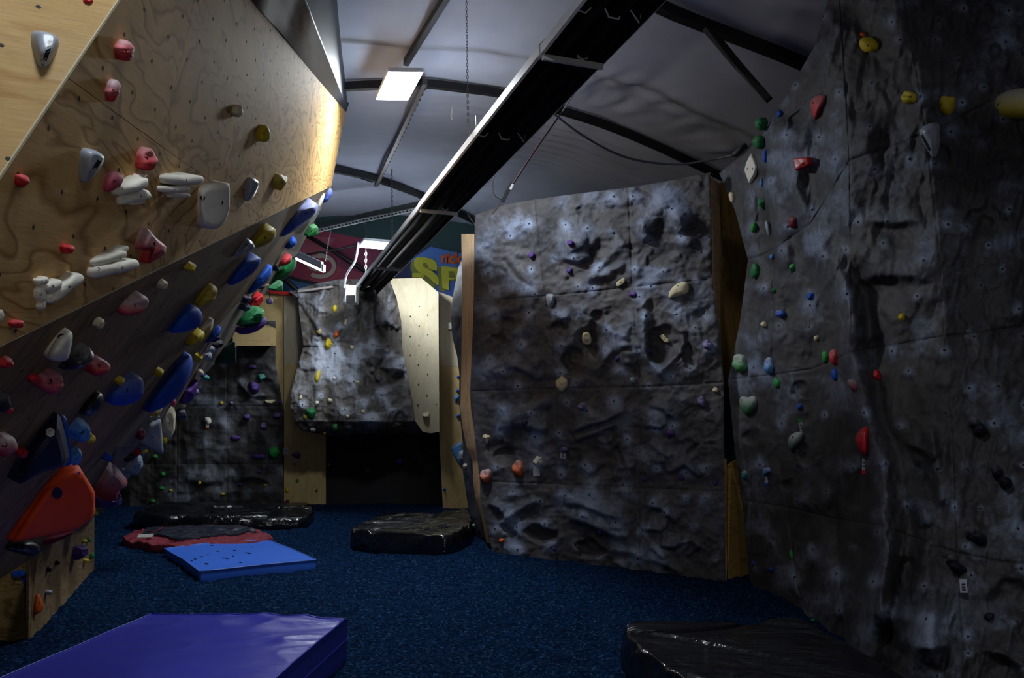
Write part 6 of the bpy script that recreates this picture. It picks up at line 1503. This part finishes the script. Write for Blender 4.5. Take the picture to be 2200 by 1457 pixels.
# middle wall specials
M1 = hold(0, 0, 0, 0, col='grey', chalk=.15, poly=[(1172, 633), (1180, 631), (1194, 632), (1190, 655), (1181, 664), (1175, 652)], prof='skew', corner=False, gloss=True, H=.06, bolt=False, label='grey wedge hold with black arrow on the seam of the tall grey wall'); arrow(M1, (1177, 638), (1182, 661), 4, 6)
hold(0, 0, 0, 0, col='cream', chalk=0, poly=[(1324, 607), (1340, 596), (1345, 601), (1341, 609), (1328, 617), (1323, 614)], prof='flat', H=.04, label='small cream plate hold on the upper seam of the tall grey wall')
hold(0, 0, 0, 0, col='cream', chalk=.15, poly=[(1435, 640), (1438, 626), (1450, 611), (1470, 604), (1480, 608), (1480, 630), (1468, 635), (1452, 638), (1440, 643)], H=.08, bolts=[(.0, -.45)], label='large cream curved hold on the upper right of the tall grey wall')
hold(0, 0, 0, 0, col='cream', chalk=0, poly=[(1251, 714), (1266, 711), (1272, 730), (1269, 741), (1253, 740), (1250, 728)], prof='flat', corner=False, H=.17, bolt=(-.1, .4), label='cream drum shaped hold jutting out of the round hollow')
hold(0, 0, 0, 0, col='cream', chalk=.1, poly=[(1416, 721), (1426, 717), (1431, 724), (1440, 732), (1438, 737), (1430, 736)], prof='flat', H=.05, label='cream angled chip in the deep hollow of the tall grey wall')
CS = hold(0, 0, 0, 0, col='cream', chalk=0, poly=[(1193, 820), (1207, 807), (1220, 817), (1219, 832), (1207, 844), (1195, 833)], H=.07, corner=True, label='cream shield shaped hold crossed by grooves at a panel corner')
drape('groove', CS, CS, [[(1197, 821), (1217, 820), (1217, 821.3), (1197, 822.3)], [(1197, 832), (1218, 830), (1218, 831.2), (1197, 833.2)]], flat('groove_tan', (.25, .22, .13), .6), .002)
hold(0, 0, 0, 0, col='sky', chalk=.25, poly=[(969, 962), (993, 948), (994, 1004), (982, 990), (973, 975)], prof='flat', H=.05, bolt=False, label='large blue leaf shaped hold on the narrow rock face')
hold(992, 981, 14, 28, 0, 'pill', 'grey', .5, 'pale grey cylinder hold over the blue leaf hold', H=.12)
# right wall specials
hold(0, 0, 0, 0, col='yellow', chalk=.15, poly=[(1846, 85), (1858, 78), (1875, 80), (1889, 92), (1890, 105), (1880, 112), (1862, 114), (1848, 104)], H=.10, bolt=(-.1, .1), label='round yellow hold with orange tape highest on the dark right wall')
hold(1853, 74, 14, 10, 30, 'chip', 'orange', .0, 'crumpled orange tape above the round yellow hold', H=.02, cat='tape')
hold(0, 0, 0, 0, col='yellow', chalk=.25, poly=[(2016, 212), (2028, 205), (2040, 209), (2055, 207), (2052, 230), (2042, 248), (2030, 250), (2018, 238)], H=.09, bolt=(-.7, -.1), label='shapely yellow hold between the dark seam lines')
hold(0, 0, 0, 0, col='yellow', chalk=.8, poly=[(2130, 222), (2140, 203), (2170, 192), (2210, 188), (2240, 200), (2240, 245), (2200, 256), (2150, 255), (2134, 242)], H=.16, bolts=[(-.72, .1)], label='big pale yellow chalked hold cut off by the right picture edge')
G5 = hold(0, 0, 0, 0, col='grey', chalk=.05, poly=[(1972, 285), (1980, 273), (1998, 264), (2017, 262), (2020, 275), (2019, 318), (2009, 342), (2000, 338)], prof='skew', corner=False, gloss=True, H=.07, bolt=False, label='grey wedge hold with black arrow on the dark right wall'); arrow(G5, (1980, 290), (2003, 333), 6, 10)
G6 = hold(0, 0, 0, 0, col='grey', chalk=.4, poly=[(1641, 478), (1648, 472), (1654, 482), (1656, 502), (1650, 508)], prof='skew', corner=False, H=.05, bolt=False, label='small narrow grey wedge hold on the far part of the right wall')
hold(0, 0, 0, 0, col='red', chalk=.45, poly=[(1743, 213), (1758, 204), (1776, 203), (1771, 222), (1761, 240), (1752, 262), (1745, 245), (1741, 228)], H=.09, bolt=(-.6, -.4), label='tapering red hold with red tape high on the right wall')
hold(0, 0, 0, 0, col='red', chalk=.1, poly=[(1709, 340), (1745, 337), (1747, 354), (1730, 362), (1713, 369), (1711, 355)], prof='flat', gloss=True, H=.12, label='glossy dark red box hold high on the right wall')
hold(0, 0, 0, 0, col='white', chalk=0, poly=[(1613, 330), (1620, 342), (1626, 358), (1621, 376), (1610, 395), (1606, 385), (1599, 366), (1603, 350)], prof='flat', H=.03, bolts=[(-.45, .0), (.4, .0)], label='flat cream leaf shaped plate hold at the top left of the right wall')
hold(0, 0, 0, 0, col='green', chalk=.7, poly=[(1589, 857), (1595, 850), (1607, 855), (1616, 850), (1625, 853), (1627, 866), (1618, 884), (1607, 895), (1596, 886), (1589, 870)], H=.10, bolt=(-.75, -.55), label='large heart shaped dark green hold on the left of the right wall')
hold(0, 0, 0, 0, col='green', chalk=.85, poly=[(1694, 942), (1703, 931), (1718, 927), (1728, 926), (1725, 945), (1714, 962), (1702, 973), (1695, 962)], H=.09, bolts=[(-.4, -.4), (.1, .35)], label='white topped green teardrop hold beneath a green ended tag')
hold(0, 0, 0, 0, col='red', chalk=.0, poly=[(1864, 914), (1865, 950), (1864, 984), (1850, 975), (1839, 955), (1837, 940), (1848, 922)], gloss=True, H=.12, bolt=False, label='glossy red crescent hold in the folds of the right wall')
hold(2097, 912, 36, 26, 35, 'oval', 'dark', .45, 'upper black two-lobed hold far right', H=.10)
hold(2104, 926, 34, 28, 30, 'oval', 'dark', .05, 'dark lower lobe under the upper black hold far right', H=.12)
hold(2143, 1014, 24, 34, -30, 'oval', 'dark', .3, 'black banana shaped hold below the upper far right one', H=.10)
hold(2160, 1038, 34, 26, 30, 'oval', 'dark', .05, 'black round end joined to the banana shaped hold', H=.12)
hold(2088, 1152, 36, 26, 35, 'oval', 'dark', .5, 'grey tipped black hold above the tagged one', H=.10)
hold(2108, 1162, 32, 22, 0, 'oval', 'dark', .2, 'right lobe of the grey tipped black hold', H=.12)
hold(2046, 1206, 28, 24, 35, 'oval', 'dark', .45, 'grey tipped black hold directly above the white tag', H=.09)
hold(2060, 1222, 28, 22, 20, 'oval', 'dark', .05, 'black lower lobe just above the white tag', H=.10)
# tags
tagstrip([(2061, 1244), (2077, 1244), (2080, 1284), (2064, 1284)], 'white route tag with black end low on the dark right wall', 'dark', 3)
tagstrip([(1146, 1000), (1160, 1000), (1160, 1023), (1145, 1023)], 'blank white paper tag under the off-white hold', 'white', 0, endfrac=0)
tagstrip([(1204, 970), (1216, 969), (1215, 991), (1203, 989)], 'white tag with purple end on the tall grey wall', 'purple', 2)
tagstrip([(1853, 984), (1862, 984), (1860, 1018), (1851, 1018)], 'white tag with red end under the glossy red crescent', 'red', 2)
tagstrip([(1728, 928), (1720, 929), (1713, 901), (1722, 899)], 'white tag with green end above the teardrop hold', 'lime', 2)
tagstrip([(1645, 1024), (1654, 1025), (1649, 1042), (1641, 1041)], 'white tag with blue end under the chalky light blue hold', 'blue', 1)
tagstrip([(609, 963), (618, 963), (618, 978), (609, 978)], 'clear white tag on the edge of the pale boarding', 'white', 1, endfrac=0)
tagstrip([(629, 986), (635, 986), (635, 999), (629, 999)], 'small white tag under the purple hold on the pale boarding', 'purple', 0)
tagstrip([(442, 909), (449, 909), (449, 920), (442, 920)], 'small white tag with orange end under the curved white hold', 'orange', 0, endfrac=.35)
print('HOLDS', HOLDN, 'OBJS', len(bpy.data.objects))
